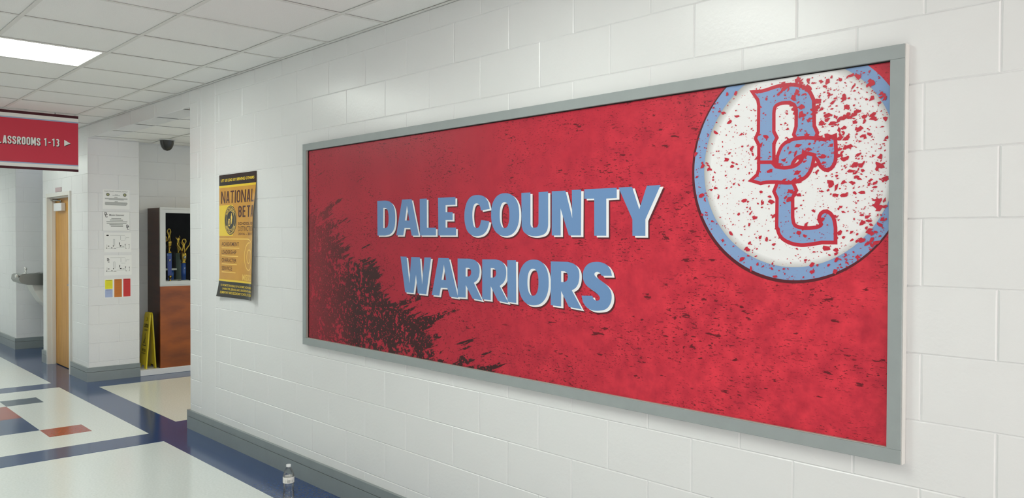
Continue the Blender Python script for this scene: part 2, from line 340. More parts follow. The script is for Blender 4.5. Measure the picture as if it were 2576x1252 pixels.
# suspended ceilings
ceil = struct(box('ceiling', -16, 4.2, -.53, D+.0, H+.06, H+.1, 'dark'), 'suspended ceiling of square white tiles above the corridor', 'ceiling')
TX, TY = .612, .615; cx = [-4.3586+TX*i for i in range(-19, 15)]; cy = [2.2515-TY*i for i in range(0, 5)]
cx = [-16]+[x for x in cx if -15.95 < x < 4.15]+[4.2]; cyl = [-.53]+sorted(cy)+[D]
LIGHTS = [-10.172, -5.888, -2.216, -14.456]
TM = {}
def tiles(parent, xs, ys, h, skip=lambda x, y: False):
    for a, b in zip(xs, xs[1:]):
        for c, d in zip(ys, ys[1:]):
            if skip((a+b)/2, (c+d)/2) or b-a < .04 or d-c < .04: continue
            k = (round(b-a, 3), round(d-c, 3))
            if k not in TM:
                me = bpy.data.meshes.new('ceiling_tile'); hx, hy = k[0]/2-.005, k[1]/2-.005
                me.from_pydata(bverts(-hx, hx, -hy, hy, 0, .015), [], BF); me.materials.append(M['tile_c']); TM[k] = me
            o = bpy.data.objects.new('ceiling_tile', TM[k]); COL.objects.link(o); o.parent = parent; o.location = ((a+b)/2, (c+d)/2, h+.0035+random.uniform(0, .0015))
def isl(x, y): return any(abs(x-l) < .2 for l in LIGHTS) and .41 < y < 1.63
tiles(ceil, cx, cyl, H, isl)
for y in cy: box('grid_runner', -16, 4.2, y-.012, y+.012, H, H+.0016, 'grid', ceil)
for x in cx[1:-1]:
    for c, d in zip(cyl, cyl[1:]):
        if .41 < (c+d)/2 < 1.0 and False: continue
        box('cross_tee', x-.012, x+.012, c+.0125, d-.0125, H, H+.0016, 'grid', ceil) if not (abs((c+d)/2-1.02) < .01) else None
boxes('wall_angle', [(XC, 4.2, D-.022, D-.001, H-.0005, H+.001), (-16, 4.2, -.529, -.508, H-.0005, H+.001), (-16, XC, D-.022, D-.001, H-.0005, H+.001)], 'grid', ceil)
ceil2 = struct(boxes('ceiling_side_hall', [(XP, XC, D+.19, 7.0, HS+.06, HS+.1), (-9.79, XP, 3.062, 7.0, 2.70, 2.74)], 'dark'), 'lower tiled ceiling of the side hall', 'ceiling')
sx = [XP, -9.15, -8.537, -7.91, -7.315, -6.70, XC]; sy = [D+.005]+[3.21+.612*i for i in range(0, 7)]
LS = (-7.92, 5.35)
tiles(ceil2, sx, sy, HS, lambda x, y: abs(x-LS[0]+.0) < .35 and abs(y-LS[1]) < .62 and False)
for x in sx[1:-1]: box('grid_runner', x-.012, x+.012, D+.0, 6.88, HS, HS+.0016, 'grid', ceil2)
for y in sy[1:-1]: box('cross_tee', XP, XC, y-.012, y+.012, HS-.0004, HS, 'grid', ceil2)
tiles(ceil2, [-9.79, XP-.002], [3.066, 3.68, 4.29, 4.9, 5.5, 6.1, 6.9], 2.65)
# ceiling lamps
def lamp(x, label):
    t = empty('ceiling_light', (x, 1.0215, H), label, 'light', 'recessed corridor ceiling lights')
    x0, x1, y0, y1 = x-TX/2+.013, x+TX/2-.013, .4065+.013, 1.6365-.013
    boxes('frame', [(x0, x1, y0, y0+.016, H+.0005, H+.05), (x0, x1, y1-.016, y1, H+.0005, H+.05), (x0, x0+.016, y0+.016, y1-.016, H+.0005, H+.05), (x1-.016, x1, y0+.016, y1-.016, H+.0005, H+.05), (x0, x1, y0, y1, H+.05, H+.056)], 'grid', t)
    box('diffuser', x0+.016, x1-.016, y0+.016, y1-.016, H+.004, H+.012, 'lamp', t)
lamp(LIGHTS[1], 'glowing rectangular ceiling light in front of the hanging sign')
lamp(LIGHTS[0], 'glowing ceiling light beyond the hanging sign')
lamp(LIGHTS[2], 'added unseen ceiling light brightening the board wall')  # unseen lamp, added and placed to brighten the middle of the wall
lamp(LIGHTS[3], 'added unseen ceiling light brightening the far corridor')  # unseen lamp added to brighten the far left wall
M['fill_warm'] = emit('side_hall_fill_warm', (1.0, .88, .52), 17.0)
t = empty('ceiling_light', (-7.92, 5.35, HS), 'added unseen ceiling light warming the side hall', 'light')  # unseen warm lamp added to brighten and tint the recess
boxes('frame', [(-8.21, -7.63, 4.76, 4.776, HS-.012, HS), (-8.21, -7.63, 5.924, 5.94, HS-.012, HS), (-8.21, -8.194, 4.776, 5.924, HS-.012, HS), (-7.646, -7.63, 4.776, 5.924, HS-.012, HS)], 'grid', t)  # frame of the added unseen side hall lamp
box('diffuser', -8.194, -7.646, 4.776, 5.924, HS-.010, HS-.002, 'fill_warm', t)  # glowing face of the added unseen side hall lamp
# door in the far wall
door = empty('door_1', (-10.53, D, 0), 'blond wood door in a pale grey steel frame', 'door', kind='structure')
fo0, fo1, fi0, fi1, ft, fti, fy = -11.05, -10.01, -11.0, -10.06, 2.075, 2.03, D-.02
fr = boxes('door_frame', [(fo0, fi0, fy, D+.15, 0, ft), (fi1, fo1, fy, D+.15, 0, ft), (fi0, fi1, fy, D+.15, fti, ft)], 'trim', door)
boxes('door_stop', [(fi0, fi0+.016, D+.03, D+.072, 0, fti), (fi1-.016, fi1, D+.03, D+.072, 0, fti), (fi0+.016, fi1-.016, D+.03, D+.072, fti-.016, fti)], 'trim', fr)
leaf = box('door_leaf', fi0+.004, fi1-.004, D+.074, D+.118, .008, fti-.004, 'doorwood', door, bev=.002)
cl = box('door_closer', -10.865, -10.535, D+.022, D+.073, 1.862, 1.956, 'plastic_w', door, bev=.006)
tube('closer_arm', [(-10.64, D+.045, 1.956), (-10.64, D+.045, 1.985), (-10.76, D+.01, 1.99), (-10.90, D+.03, 1.995), (-10.95, D+.06, 2.0)], .008, 'steel', cl)
box('arm_bracket', -10.99, -10.90, D+.02, D+.072, 1.99, 2.012, 'steel', cl)
lev = tube('lever_handle', [(-10.13, D+.073, 1.0), (-10.13, D+.03, 1.0), (-10.15, D+.022, 1.0), (-10.25, D+.022, 1.0)], .009, 'steel', leaf)
# ------------------------------------------------------------------ the framed board
MU, MV = -4.65, .88
mural = empty('mural_board', (MU, D, MV), 'wide red printed board in grey frame reading DALE COUNTY WARRIORS', 'mural')
fx0, fx1, fz0, fz1, fd = -4.652, -.965, .88, 2.1525, .028
t1 = .043
ff = D-fd
box('frame_rail', fx0, fx1, ff, D-.0006, fz1-t1, fz1, 'frame', mural, bev=.0012, seg=1)
box('frame_rail', fx0, fx1, ff, D-.0006, fz0, fz0+t1, 'frame', mural, bev=.0012, seg=1)
box('frame_stile', fx0, fx0+t1, ff, D-.0006, fz0+t1, fz1-t1, 'frame', mural, bev=.0012, seg=1)
box('frame_stile', fx1-t1, fx1, ff, D-.0006, fz0+t1, fz1-t1, 'frame', mural, bev=.0012, seg=1)
tag(box('edge_strip', fx1+.0002, fx1+.003, ff+.003, D-.0006, fz0, fz1, 'frame_lit_side', mural), 'side edge of the frame with daylight put into its colour')  # white tone paints in the daylight falling on the frame's right edge
box('inner_trim', fx0+t1+.001, fx0+t1+.006, ff+.003, D-.013, fz0+t1+.001, fz1-t1-.001, 'alum', mural)
box('inner_trim', fx0+t1+.006, fx1-t1-.001, ff+.003, D-.013, fz0+t1+.0005, fz0+t1+.003, 'alum', mural)
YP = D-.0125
for nm_, q in (('shade_strip', (fx0+t1+.0062, fx0+t1+.0095, fz0+t1+.003, fz1-t1)), ('shade_strip', (fx1-t1-.0035, fx1-t1-.0005, fz0+t1+.003, fz1-t1)), ('shade_strip', (fx0+t1+.0095, fx1-t1-.0035, fz1-t1-.0035, fz1-t1-.0003)), ('shade_strip', (fx0+t1, fx0+t1+.001, fz0+t1, fz1-t1))):
    box(nm_, q[0], q[1], YP-.004 if q[1]-q[0] > .0015 else ff+.002, YP-.0002, q[2], q[3], 'black', mural)  # dark strips painting in the shade along the frame's inner edge
def red_print():
    m = bpy.data.materials.new('distressed_red_print'); m.use_nodes = True; t = m.node_tree; b = t.nodes['Principled BSDF']; L = t.links.new
    setin(b, Roughness=.40); b.inputs['Specular IOR Level'].default_value = .32
    tc = nd(t, 'ShaderNodeTexCoord'); P = tc.outputs['Object']
    def noise(scale, det=3.0, rot=0, off=(0, 0, 0), sc=1.0):
        mp = nd(t, 'ShaderNodeMapping', vector_type='TEXTURE' if False else 'POINT'); mp.inputs['Location'].default_value = off; mp.inputs['Rotation'].default_value = (0, rot, 0); mp.inputs['Scale'].default_value = scale
        if rot:
            m0 = nd(t, 'ShaderNodeMapping'); m0.inputs['Rotation'].default_value = (0, rot, 0); L(P, m0.inputs[0]); mp.inputs['Rotation'].default_value = (0, 0, 0); L(m0.outputs[0], mp.inputs[0])
        else: L(P, mp.inputs[0])
        n = nd(t, 'ShaderNodeTexNoise'); setin(n, Scale=sc, Detail=det, Roughness=.6); L(mp.outputs[0], n.inputs['Vector']); return n.outputs[0]
    def mth(op, a, c, clamp=False):
        n = nd(t, 'ShaderNodeMath', operation=op, use_clamp=clamp)
        for i, v in enumerate((a, c)):
            if isinstance(v, (int, float)): n.inputs[i].default_value = v
            else: L(v, n.inputs[i])
        return n.outputs[0]
    def rng(v, a, c, d=0.0, e=1.0):
        n = nd(t, 'ShaderNodeMapRange'); L(v, n.inputs[0])
        for i, x in enumerate((a, c, d, e)): n.inputs[i+1].default_value = x
        return n.outputs[0]
    def mix(f, a, c):
        n = nd(t, 'ShaderNodeMix', data_type='RGBA'); L(f, n.inputs[0])
        for i, v in ((6, a), (7, c)):
            if isinstance(v, tuple): n.inputs[i].default_value = v
            else: L(v, n.inputs[i])
        return n.outputs[2]
    sep = nd(t, 'ShaderNodeSeparateXYZ'); L(P, sep.inputs[0]); U, V = sep.outputs[0], sep.outputs[2]
    col = mix(rng(noise((3, 3, 3), 4), .35, .68), lin('a41f35'), lin('b3263a'))
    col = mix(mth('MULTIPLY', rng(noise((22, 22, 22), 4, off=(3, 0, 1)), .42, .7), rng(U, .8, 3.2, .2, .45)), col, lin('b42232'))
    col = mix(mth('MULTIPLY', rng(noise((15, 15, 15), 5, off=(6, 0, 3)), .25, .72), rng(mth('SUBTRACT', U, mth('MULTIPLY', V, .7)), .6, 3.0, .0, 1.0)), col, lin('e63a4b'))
    # fine horizontal scratches and flecks, in clusters
    fl_ = noise((26, 1, 95), 2, off=(1.3, 0, 4)); cl_ = noise((3.2, 1, 4.5), 3, off=(7, 0, 2))
    fleck = mth('MULTIPLY', rng(fl_, .615, .64), rng(cl_, .46, .60))
    f2 = mth('MULTIPLY', rng(noise((60, 1, 190), 2, off=(5, 0, 9)), .61, .63), rng(cl_, .40, .55))
    f3 = mth('MULTIPLY', rng(noise((9, 1, 34), 4, off=(2.2, 0, 6)), .64, .655), rng(U, 1.4, 2.2))
    fl_all = mth('MAXIMUM', mth('MAXIMUM', fleck, f2), f3)
    col = mix(mth('MULTIPLY', fl_all, .85), col, lin('4a1218'))
    # dark dry-brush patch at the lower left, strokes running up to the right
    reach = mth('ADD', mth('MULTIPLY', U, .52), mth('MULTIPLY', V, 1.0))
    st = noise((1.6, 1, 13), 4, rot=.33, off=(0, 0, 3)); st2 = noise((5, 1, 60), 3, rot=.33, off=(2, 0, 1)); big = noise((2.6, 2.6, 2.6), 3, off=(4, 0, 0.7))
    lim = mth('ADD', reach, mth('ADD', mth('ADD', mth('MULTIPLY', mth('SUBTRACT', st, .5), -1.25), mth('MULTIPLY', mth('SUBTRACT', st2, .5), -.55)), mth('MULTIPLY', mth('SUBTRACT', big, .5), -.7)))
    brush = mth('MULTIPLY', rng(lim, .95, .925), rng(U, .02, .60, .40, 1.0))
    vo = nd(t, 'ShaderNodeTexVoronoi'); vm = nd(t, 'ShaderNodeMapping'); vm.inputs['Scale'].default_value = (62, 1, 66); L(P, vm.inputs[0]); L(vm.outputs[0], vo.inputs['Vector']); vo.inputs['Scale'].default_value = 1.0
    wb = noise((70, 1, 70), 2, off=(8, 0, 8)); chip = rng(mth('ADD', vo.outputs['Distance'], mth('MULTIPLY', wb, .6)), .52, .58)
    dens = rng(noise((6, 1, 7), 3, off=(3, 0, 5)), .66, .40); open_ = rng(mth('ADD', noise((34, 1, 38), 3, off=(9, 0, 2)), mth('MULTIPLY', dens, .22)), .52, .56)
    dk = mth('MULTIPLY', brush, mth('MULTIPLY', chip, open_))
    loose = mth('MULTIPLY', mth('MULTIPLY', rng(noise((40, 1, 80), 3, rot=.33, off=(1, 0, 3)), .60, .62), rng(reach, 1.35, .8)), .75)
    col = mix(mth('MAXIMUM', dk, loose), col, lin('3a1a1c'))
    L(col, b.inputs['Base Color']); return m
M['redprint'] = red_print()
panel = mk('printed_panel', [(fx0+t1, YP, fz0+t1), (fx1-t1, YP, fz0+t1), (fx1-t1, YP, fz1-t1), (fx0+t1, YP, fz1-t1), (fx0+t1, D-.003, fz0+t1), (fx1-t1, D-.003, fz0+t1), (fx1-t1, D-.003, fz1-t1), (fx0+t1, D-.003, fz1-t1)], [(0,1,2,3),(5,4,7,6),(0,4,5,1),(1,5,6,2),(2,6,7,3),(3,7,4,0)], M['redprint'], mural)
def mp(lift): return lambda u, v: (MU+u, YP-lift, MV+v)
TR = {
'D':[[(0.8281,0.8875),(0.9058,0.8878),(0.9274,0.8853),(0.9527,0.8804),(0.9702,0.8717),(0.984,0.8603),(0.9909,0.8514),(0.9961,0.8414),(1.0001,0.8302),(1.0023,0.8206),(1.0037,0.8101),(1.0045,0.7992),(1.0048,0.7886),(1.0046,0.7779),(1.0038,0.7671),(1.0024,0.7566),(1.0003,0.7471),(0.9964,0.7362),(0.9912,0.7266),(0.9843,0.7182),(0.9706,0.7076),(0.9531,0.6997),(0.9278,0.6952),(0.9062,0.693),(0.8309,0.693)],[(0.8881,0.8474),(0.9059,0.847),(0.9158,0.8445),(0.9271,0.8391),(0.9335,0.829),(0.9377,0.8163),(0.9396,0.8071),(0.9408,0.7974),(0.9412,0.7876),(0.9409,0.7775),(0.9397,0.7673),(0.9378,0.7583),(0.9337,0.7475),(0.9273,0.7397),(0.9161,0.736),(0.9061,0.7345),(0.8884,0.7347)]],
'A':[[(1.0679,0.8873),(1.156,0.887),(1.2211,0.6932),(1.1566,0.6932),(1.1434,0.7337),(1.0917,0.734),(1.0795,0.6944),(1.0141,0.6944)],[(1.1135,0.8535),(1.1357,0.7737),(1.0949,0.7742)]],
'L':[[(1.2279,0.8859),(1.2897,0.8864),(1.2913,0.734),(1.368,0.7335),(1.3681,0.6939),(1.2306,0.6938)]],
'E':[[(1.3846,0.8864),(1.5263,0.8858),(1.5265,0.8473),(1.4472,0.8471),(1.4473,0.8123),(1.5046,0.8111),(1.5047,0.7713),(1.4475,0.772),(1.4476,0.7336),(1.5317,0.733),(1.5318,0.694),(1.3883,0.6939)]],
'C':[[(1.7854,0.8202),(1.7739,0.8543),(1.7674,0.8615),(1.7578,0.8716),(1.7459,0.8799),(1.7352,0.8839),(1.7228,0.8868),(1.7098,0.8888),(1.6971,0.8898),(1.6843,0.8899),(1.6712,0.889),(1.6586,0.8871),(1.6474,0.884),(1.6351,0.8774),(1.6249,0.8688),(1.6164,0.859),(1.6111,0.851),(1.6069,0.8421),(1.6036,0.833),(1.6008,0.8239),(1.5987,0.8151),(1.5973,0.8062),(1.5965,0.7973),(1.5963,0.7884),(1.5966,0.7795),(1.5974,0.7705),(1.5989,0.7616),(1.6011,0.7528),(1.6039,0.7439),(1.6074,0.7349),(1.6117,0.7265),(1.617,0.7189),(1.6259,0.7101),(1.6365,0.7027),(1.6482,0.697),(1.661,0.6932),(1.6748,0.6911),(1.689,0.6905),(1.7041,0.6915),(1.7197,0.6938),(1.7335,0.6975),(1.7448,0.7027),(1.7544,0.7093),(1.7624,0.7165),(1.7688,0.7256),(1.7738,0.7354),(1.777,0.7423),(1.783,0.7623),(1.7225,0.7683),(1.7155,0.7458),(1.7107,0.7396),(1.704,0.7331),(1.6968,0.7305),(1.6888,0.7302),(1.6794,0.732),(1.6708,0.7368),(1.6654,0.7458),(1.6616,0.758),(1.6594,0.7679),(1.6577,0.7791),(1.6569,0.7903),(1.6572,0.8015),(1.6584,0.8126),(1.6604,0.8225),(1.6649,0.8352),(1.6712,0.8445),(1.6798,0.8489),(1.6892,0.8498),(1.6987,0.8479),(1.7071,0.8435),(1.7131,0.8363),(1.7169,0.8299),(1.7214,0.8141)]],
'O':[[(1.9892,0.7895),(1.9885,0.7715),(1.9861,0.7569),(1.982,0.7439),(1.9764,0.7321),(1.9693,0.7217),(1.9606,0.7127),(1.9506,0.7052),(1.9392,0.6992),(1.9265,0.6949),(1.9122,0.6922),(1.8944,0.6913),(1.8765,0.6922),(1.8619,0.6949),(1.8488,0.6993),(1.8368,0.7054),(1.8262,0.7132),(1.817,0.7225),(1.8093,0.7333),(1.8032,0.7456),(1.7987,0.7592),(1.796,0.7744),(1.795,0.7931),(1.7958,0.8117),(1.7984,0.8268),(1.8027,0.8402),(1.8087,0.8523),(1.8164,0.8628),(1.8255,0.8718),(1.836,0.8792),(1.8479,0.8848),(1.861,0.8887),(1.8756,0.8908),(1.8934,0.8911),(1.9112,0.8895),(1.9255,0.8863),(1.9383,0.8815),(1.9497,0.8751),(1.9599,0.8672),(1.9686,0.8579),(1.9758,0.8472),(1.9816,0.8353),(1.9857,0.8221),(1.9883,0.8075)],[(1.9228,0.7885),(1.9226,0.7774),(1.9218,0.7685),(1.9204,0.7604),(1.9184,0.7532),(1.9159,0.7468),(1.9129,0.7413),(1.9095,0.7367),(1.9055,0.7331),(1.9011,0.7305),(1.8962,0.7289),(1.8901,0.7284),(1.884,0.729),(1.879,0.7306),(1.8745,0.7333),(1.8705,0.737),(1.8669,0.7417),(1.8638,0.7473),(1.8612,0.7539),(1.8591,0.7612),(1.8576,0.7694),(1.8567,0.7785),(1.8563,0.7897),(1.8566,0.8009),(1.8574,0.8099),(1.8589,0.818),(1.8609,0.8253),(1.8634,0.8317),(1.8665,0.8372),(1.87,0.8418),(1.874,0.8453),(1.8784,0.8479),(1.8834,0.8493),(1.8895,0.8497),(1.8956,0.849),(1.9005,0.8472),(1.905,0.8444),(1.9089,0.8407),(1.9125,0.836),(1.9155,0.8303),(1.9181,0.8239),(1.9201,0.8166),(1.9216,0.8085),(1.9225,0.7995)]],
'U':[[(2.003,0.888),(2.0619,0.8879),(2.0627,0.7469),(2.0644,0.7412),(2.0674,0.7349),(2.0714,0.7317),(2.0767,0.73),(2.0836,0.7288),(2.0913,0.7288),(2.0994,0.73),(2.1066,0.733),(2.1113,0.7399),(2.1141,0.7463),(2.1141,0.887),(2.1734,0.8878),(2.1742,0.7388),(2.1729,0.7324),(2.1707,0.7233),(2.1669,0.715),(2.1616,0.7085),(2.1546,0.7027),(2.1446,0.698),(2.1342,0.6953),(2.1215,0.6931),(2.1081,0.6917),(2.0954,0.691),(2.0832,0.6912),(2.071,0.6923),(2.0594,0.6941),(2.0489,0.6964),(2.0369,0.7004),(2.0266,0.7055),(2.0182,0.7117),(2.0121,0.7205),(2.0081,0.7305),(2.0054,0.7376)]],
'N':[[(2.1955,0.888),(2.2778,0.8873),(2.3179,0.7685),(2.3151,0.8884),(2.3689,0.8882),(2.3688,0.6944),(2.2987,0.6943),(2.249,0.8113),(2.2504,0.6943),(2.1966,0.6943)]],
'T':[[(2.3859,0.8885),(2.5619,0.8876),(2.5621,0.8461),(2.5069,0.8455),(2.5079,0.6934),(2.4427,0.6934),(2.4417,0.8477),(2.3862,0.8485)]],
'Y':[[(2.5706,0.8882),(2.6401,0.888),(2.6767,0.7976),(2.7132,0.8886),(2.7794,0.8889),(2.7071,0.7578),(2.7076,0.6931),(2.6433,0.6931),(2.6428,0.7587)]],
'W':[[(1.0541,0.58),(1.1109,0.5798),(1.1366,0.4384),(1.1526,0.5794),(1.231,0.579),(1.2504,0.4371),(1.2699,0.5792),(1.3279,0.5798),(1.2872,0.3865),(1.2124,0.3876),(1.1961,0.4857),(1.1759,0.3882),(1.0982,0.388)]],
'A2':[[(1.3887,0.5791),(1.4755,0.5797),(1.5492,0.3833),(1.483,0.3862),(1.4634,0.4278),(1.4092,0.427),(1.3974,0.3857),(1.3336,0.3865)],[(1.4345,0.5464),(1.4525,0.4688),(1.416,0.4679)]],
'R':[[(1.5446,0.5794),(1.6396,0.5803),(1.6508,0.5788),(1.6666,0.5766),(1.6805,0.5729),(1.6907,0.5674),(1.6992,0.5605),(1.7057,0.5526),(1.7099,0.5436),(1.7122,0.5336),(1.713,0.5237),(1.7122,0.5135),(1.71,0.5033),(1.7069,0.4943),(1.6994,0.4832),(1.6926,0.4757),(1.6701,0.4636),(1.7322,0.3816),(1.6605,0.3861),(1.6088,0.4502),(1.6091,0.3879),(1.5454,0.3873)],[(1.6076,0.5351),(1.6306,0.5358),(1.6377,0.5324),(1.6453,0.5274),(1.6484,0.521),(1.649,0.5139),(1.6479,0.5067),(1.6445,0.5002),(1.6374,0.4956),(1.6308,0.4926),(1.6078,0.4917)]],
'R2':[[(1.7314,0.5793),(1.8294,0.581),(1.8402,0.5796),(1.8554,0.5773),(1.8691,0.5734),(1.8798,0.5671),(1.889,0.5591),(1.896,0.5504),(1.9002,0.5412),(1.9021,0.5314),(1.9027,0.5214),(1.9021,0.5111),(1.9,0.5007),(1.8971,0.4915),(1.8897,0.4803),(1.883,0.4729),(1.8579,0.4571),(1.9183,0.3804),(1.8456,0.3861),(1.794,0.4529),(1.7943,0.387),(1.7322,0.3874)],[(1.7936,0.54),(1.8151,0.5401),(1.8217,0.5367),(1.8288,0.5314),(1.8316,0.5248),(1.8323,0.5173),(1.8312,0.5094),(1.8281,0.5024),(1.8214,0.4978),(1.8153,0.495),(1.7938,0.4942)]],
'I':[[(1.9091,0.5794),(1.9686,0.5802),(1.9712,0.3837),(1.9117,0.3867)]],
'O2':[[(2.1794,0.4874),(2.1787,0.4688),(2.1763,0.4537),(2.1723,0.44),(2.1668,0.4276),(2.1597,0.4164),(2.1511,0.4066),(2.1412,0.3982),(2.1299,0.3914),(2.1173,0.3861),(2.1031,0.3825),(2.0855,0.3805),(2.0678,0.3802),(2.0533,0.382),(2.0403,0.3858),(2.0284,0.3913),(2.0179,0.3987),(2.0088,0.4077),(2.0011,0.4184),(1.995,0.4306),(1.9905,0.4444),(1.9878,0.4599),(1.9868,0.4791),(1.9876,0.4983),(1.9902,0.514),(1.9945,0.5282),(2.0004,0.5409),(2.008,0.5522),(2.017,0.5621),(2.0275,0.5703),(2.0392,0.5769),(2.0522,0.5817),(2.0667,0.5848),(2.0844,0.5861),(2.102,0.5856),(2.1162,0.5832),(2.1289,0.579),(2.1402,0.5732),(2.1502,0.5657),(2.1589,0.5566),(2.1661,0.5461),(2.1718,0.5341),(2.1759,0.5208),(2.1784,0.5059)],[(2.1156,0.4857),(2.1153,0.4746),(2.1145,0.4656),(2.113,0.4575),(2.1109,0.4502),(2.1082,0.4436),(2.105,0.4379),(2.1013,0.4331),(2.0971,0.4292),(2.0924,0.4263),(2.0872,0.4244),(2.0807,0.4235),(2.0742,0.4237),(2.0688,0.425),(2.0641,0.4274),(2.0598,0.4309),(2.0559,0.4353),(2.0526,0.4408),(2.0498,0.4471),(2.0476,0.4543),(2.046,0.4624),(2.045,0.4714),(2.0446,0.4826),(2.0449,0.4939),(2.0458,0.503),(2.0473,0.5112),(2.0494,0.5186),(2.0522,0.5252),(2.0554,0.5309),(2.0592,0.5357),(2.0635,0.5395),(2.0682,0.5423),(2.0735,0.5441),(2.08,0.5448),(2.0865,0.5445),(2.0918,0.5431),(2.0965,0.5406),(2.1008,0.5371),(2.1045,0.5326),(2.1078,0.5271),(2.1105,0.5208),(2.1127,0.5137),(2.1142,0.5057),(2.1152,0.4967)]],
'R3':[[(2.1914,0.5806),(2.291,0.5809),(2.2982,0.5798),(2.3087,0.5784),(2.32,0.5762),(2.3296,0.5731),(2.3374,0.5687),(2.3445,0.5633),(2.3506,0.5572),(2.3553,0.5508),(2.3584,0.544),(2.3601,0.5366),(2.3609,0.529),(2.361,0.5213),(2.3604,0.5132),(2.3589,0.5046),(2.3568,0.4964),(2.3543,0.4893),(2.3464,0.478),(2.3392,0.4707),(2.3177,0.4593),(2.3755,0.3822),(2.3006,0.3875),(2.2547,0.4535),(2.2551,0.3866),(2.1925,0.3884)],[(2.2542,0.5398),(2.2735,0.5399),(2.281,0.5375),(2.2891,0.5331),(2.2929,0.5261),(2.2942,0.5178),(2.293,0.5086),(2.2893,0.5005),(2.2813,0.4959),(2.2738,0.4936),(2.2545,0.4927)]],
'S':[[(2.5391,0.5305),(2.5338,0.5504),(2.5297,0.556),(2.5235,0.5638),(2.5165,0.5706),(2.5087,0.5753),(2.5001,0.579),(2.4906,0.5818),(2.4805,0.5838),(2.4696,0.5849),(2.458,0.585),(2.4482,0.5844),(2.4377,0.5834),(2.4274,0.5816),(2.4182,0.579),(2.4077,0.5738),(2.3987,0.5671),(2.3914,0.5595),(2.3871,0.553),(2.3837,0.5459),(2.3814,0.5384),(2.38,0.5312),(2.3799,0.5217),(2.3816,0.5122),(2.385,0.5034),(2.39,0.4955),(2.3968,0.4883),(2.4054,0.4815),(2.4138,0.4765),(2.4237,0.4718),(2.4336,0.4673),(2.4422,0.4631),(2.4515,0.4581),(2.4592,0.4536),(2.4654,0.4493),(2.472,0.4431),(2.4753,0.4374),(2.4751,0.4323),(2.4721,0.4282),(2.4662,0.4253),(2.459,0.4239),(2.4521,0.4248),(2.4458,0.4272),(2.441,0.4309),(2.4378,0.4342),(2.4344,0.4426),(2.3738,0.4402),(2.3808,0.4142),(2.386,0.4082),(2.3936,0.3998),(2.4026,0.3927),(2.4128,0.388),(2.4243,0.3845),(2.4361,0.3823),(2.4481,0.3815),(2.4603,0.382),(2.4724,0.3833),(2.4817,0.3847),(2.4911,0.3865),(2.5001,0.3889),(2.508,0.3922),(2.517,0.3981),(2.5244,0.4054),(2.5303,0.4134),(2.5336,0.4199),(2.5361,0.4269),(2.5376,0.434),(2.5384,0.441),(2.5382,0.4502),(2.5364,0.4593),(2.5331,0.4678),(2.5282,0.4754),(2.5217,0.4823),(2.5138,0.489),(2.5065,0.4939),(2.498,0.4987),(2.4894,0.5032),(2.4814,0.5074),(2.4715,0.5126),(2.4624,0.5172),(2.4551,0.5213),(2.4482,0.5265),(2.4451,0.531),(2.4453,0.5359),(2.4484,0.5401),(2.4543,0.543),(2.4615,0.5441),(2.4689,0.5421),(2.4746,0.5395),(2.4845,0.5284)]],
'dup':[[(3.1786,1.1897),(3.1994,1.1871),(3.2087,1.1877),(3.2228,1.1892),(3.2313,1.1907),(3.2409,1.1926),(3.2511,1.1944),(3.2612,1.1957),(3.2713,1.1964),(3.2816,1.1967),(3.2919,1.1966),(3.3022,1.1959),(3.3126,1.1946),(3.3231,1.1927),(3.3332,1.1904),(3.3424,1.1874),(3.3529,1.1826),(3.3622,1.1767),(3.3701,1.1694),(3.377,1.1589),(3.3827,1.1469),(3.3866,1.1383),(3.3893,1.0531),(3.3998,1.0305),(3.3898,1.0068),(3.3307,1.0119),(3.3386,1.0206),(3.3305,1.0338),(3.3382,1.0581),(3.3384,1.1111),(3.3357,1.1224),(3.3296,1.1353),(3.3222,1.1408),(3.3128,1.1451),(3.3026,1.148),(3.2912,1.1492),(3.2791,1.1491),(3.2685,1.1477),(3.257,1.1433),(3.2492,1.1359),(3.2457,1.1233),(3.2446,1.1121),(3.2451,1.048),(3.2557,1.0279),(3.2455,1.0096),(3.2463,0.9134),(3.2018,0.9159),(3.201,1.01),(3.1886,1.0325),(3.1992,1.0523),(3.1998,1.1462),(3.1976,1.1572),(3.1953,1.1681)]],
'dbot':[[(3.2016,0.9419),(3.2426,0.9393),(3.2566,0.9243),(3.2654,0.922),(3.2779,0.9189),(3.2911,0.9171),(3.3011,0.9172),(3.3118,0.9181),(3.3223,0.9197),(3.3315,0.9223),(3.342,0.9275),(3.351,0.9342),(3.3578,0.9412),(3.3626,0.953),(3.3642,0.9625),(3.3902,0.9544),(3.384,0.924),(3.3804,0.9166),(3.375,0.9062),(3.368,0.8971),(3.3594,0.8907),(3.3492,0.8856),(3.3385,0.8818),(3.3282,0.8795),(3.3174,0.8785),(3.305,0.8784),(3.2962,0.879),(3.2863,0.88),(3.276,0.8813),(3.266,0.8825),(3.257,0.8834),(3.2437,0.8839),(3.2319,0.884),(3.222,0.8838),(3.2109,0.8827),(3.2042,0.8814),(3.1776,0.8893),(3.1947,0.9021),(3.1982,0.9123),(3.2017,0.9224)]],
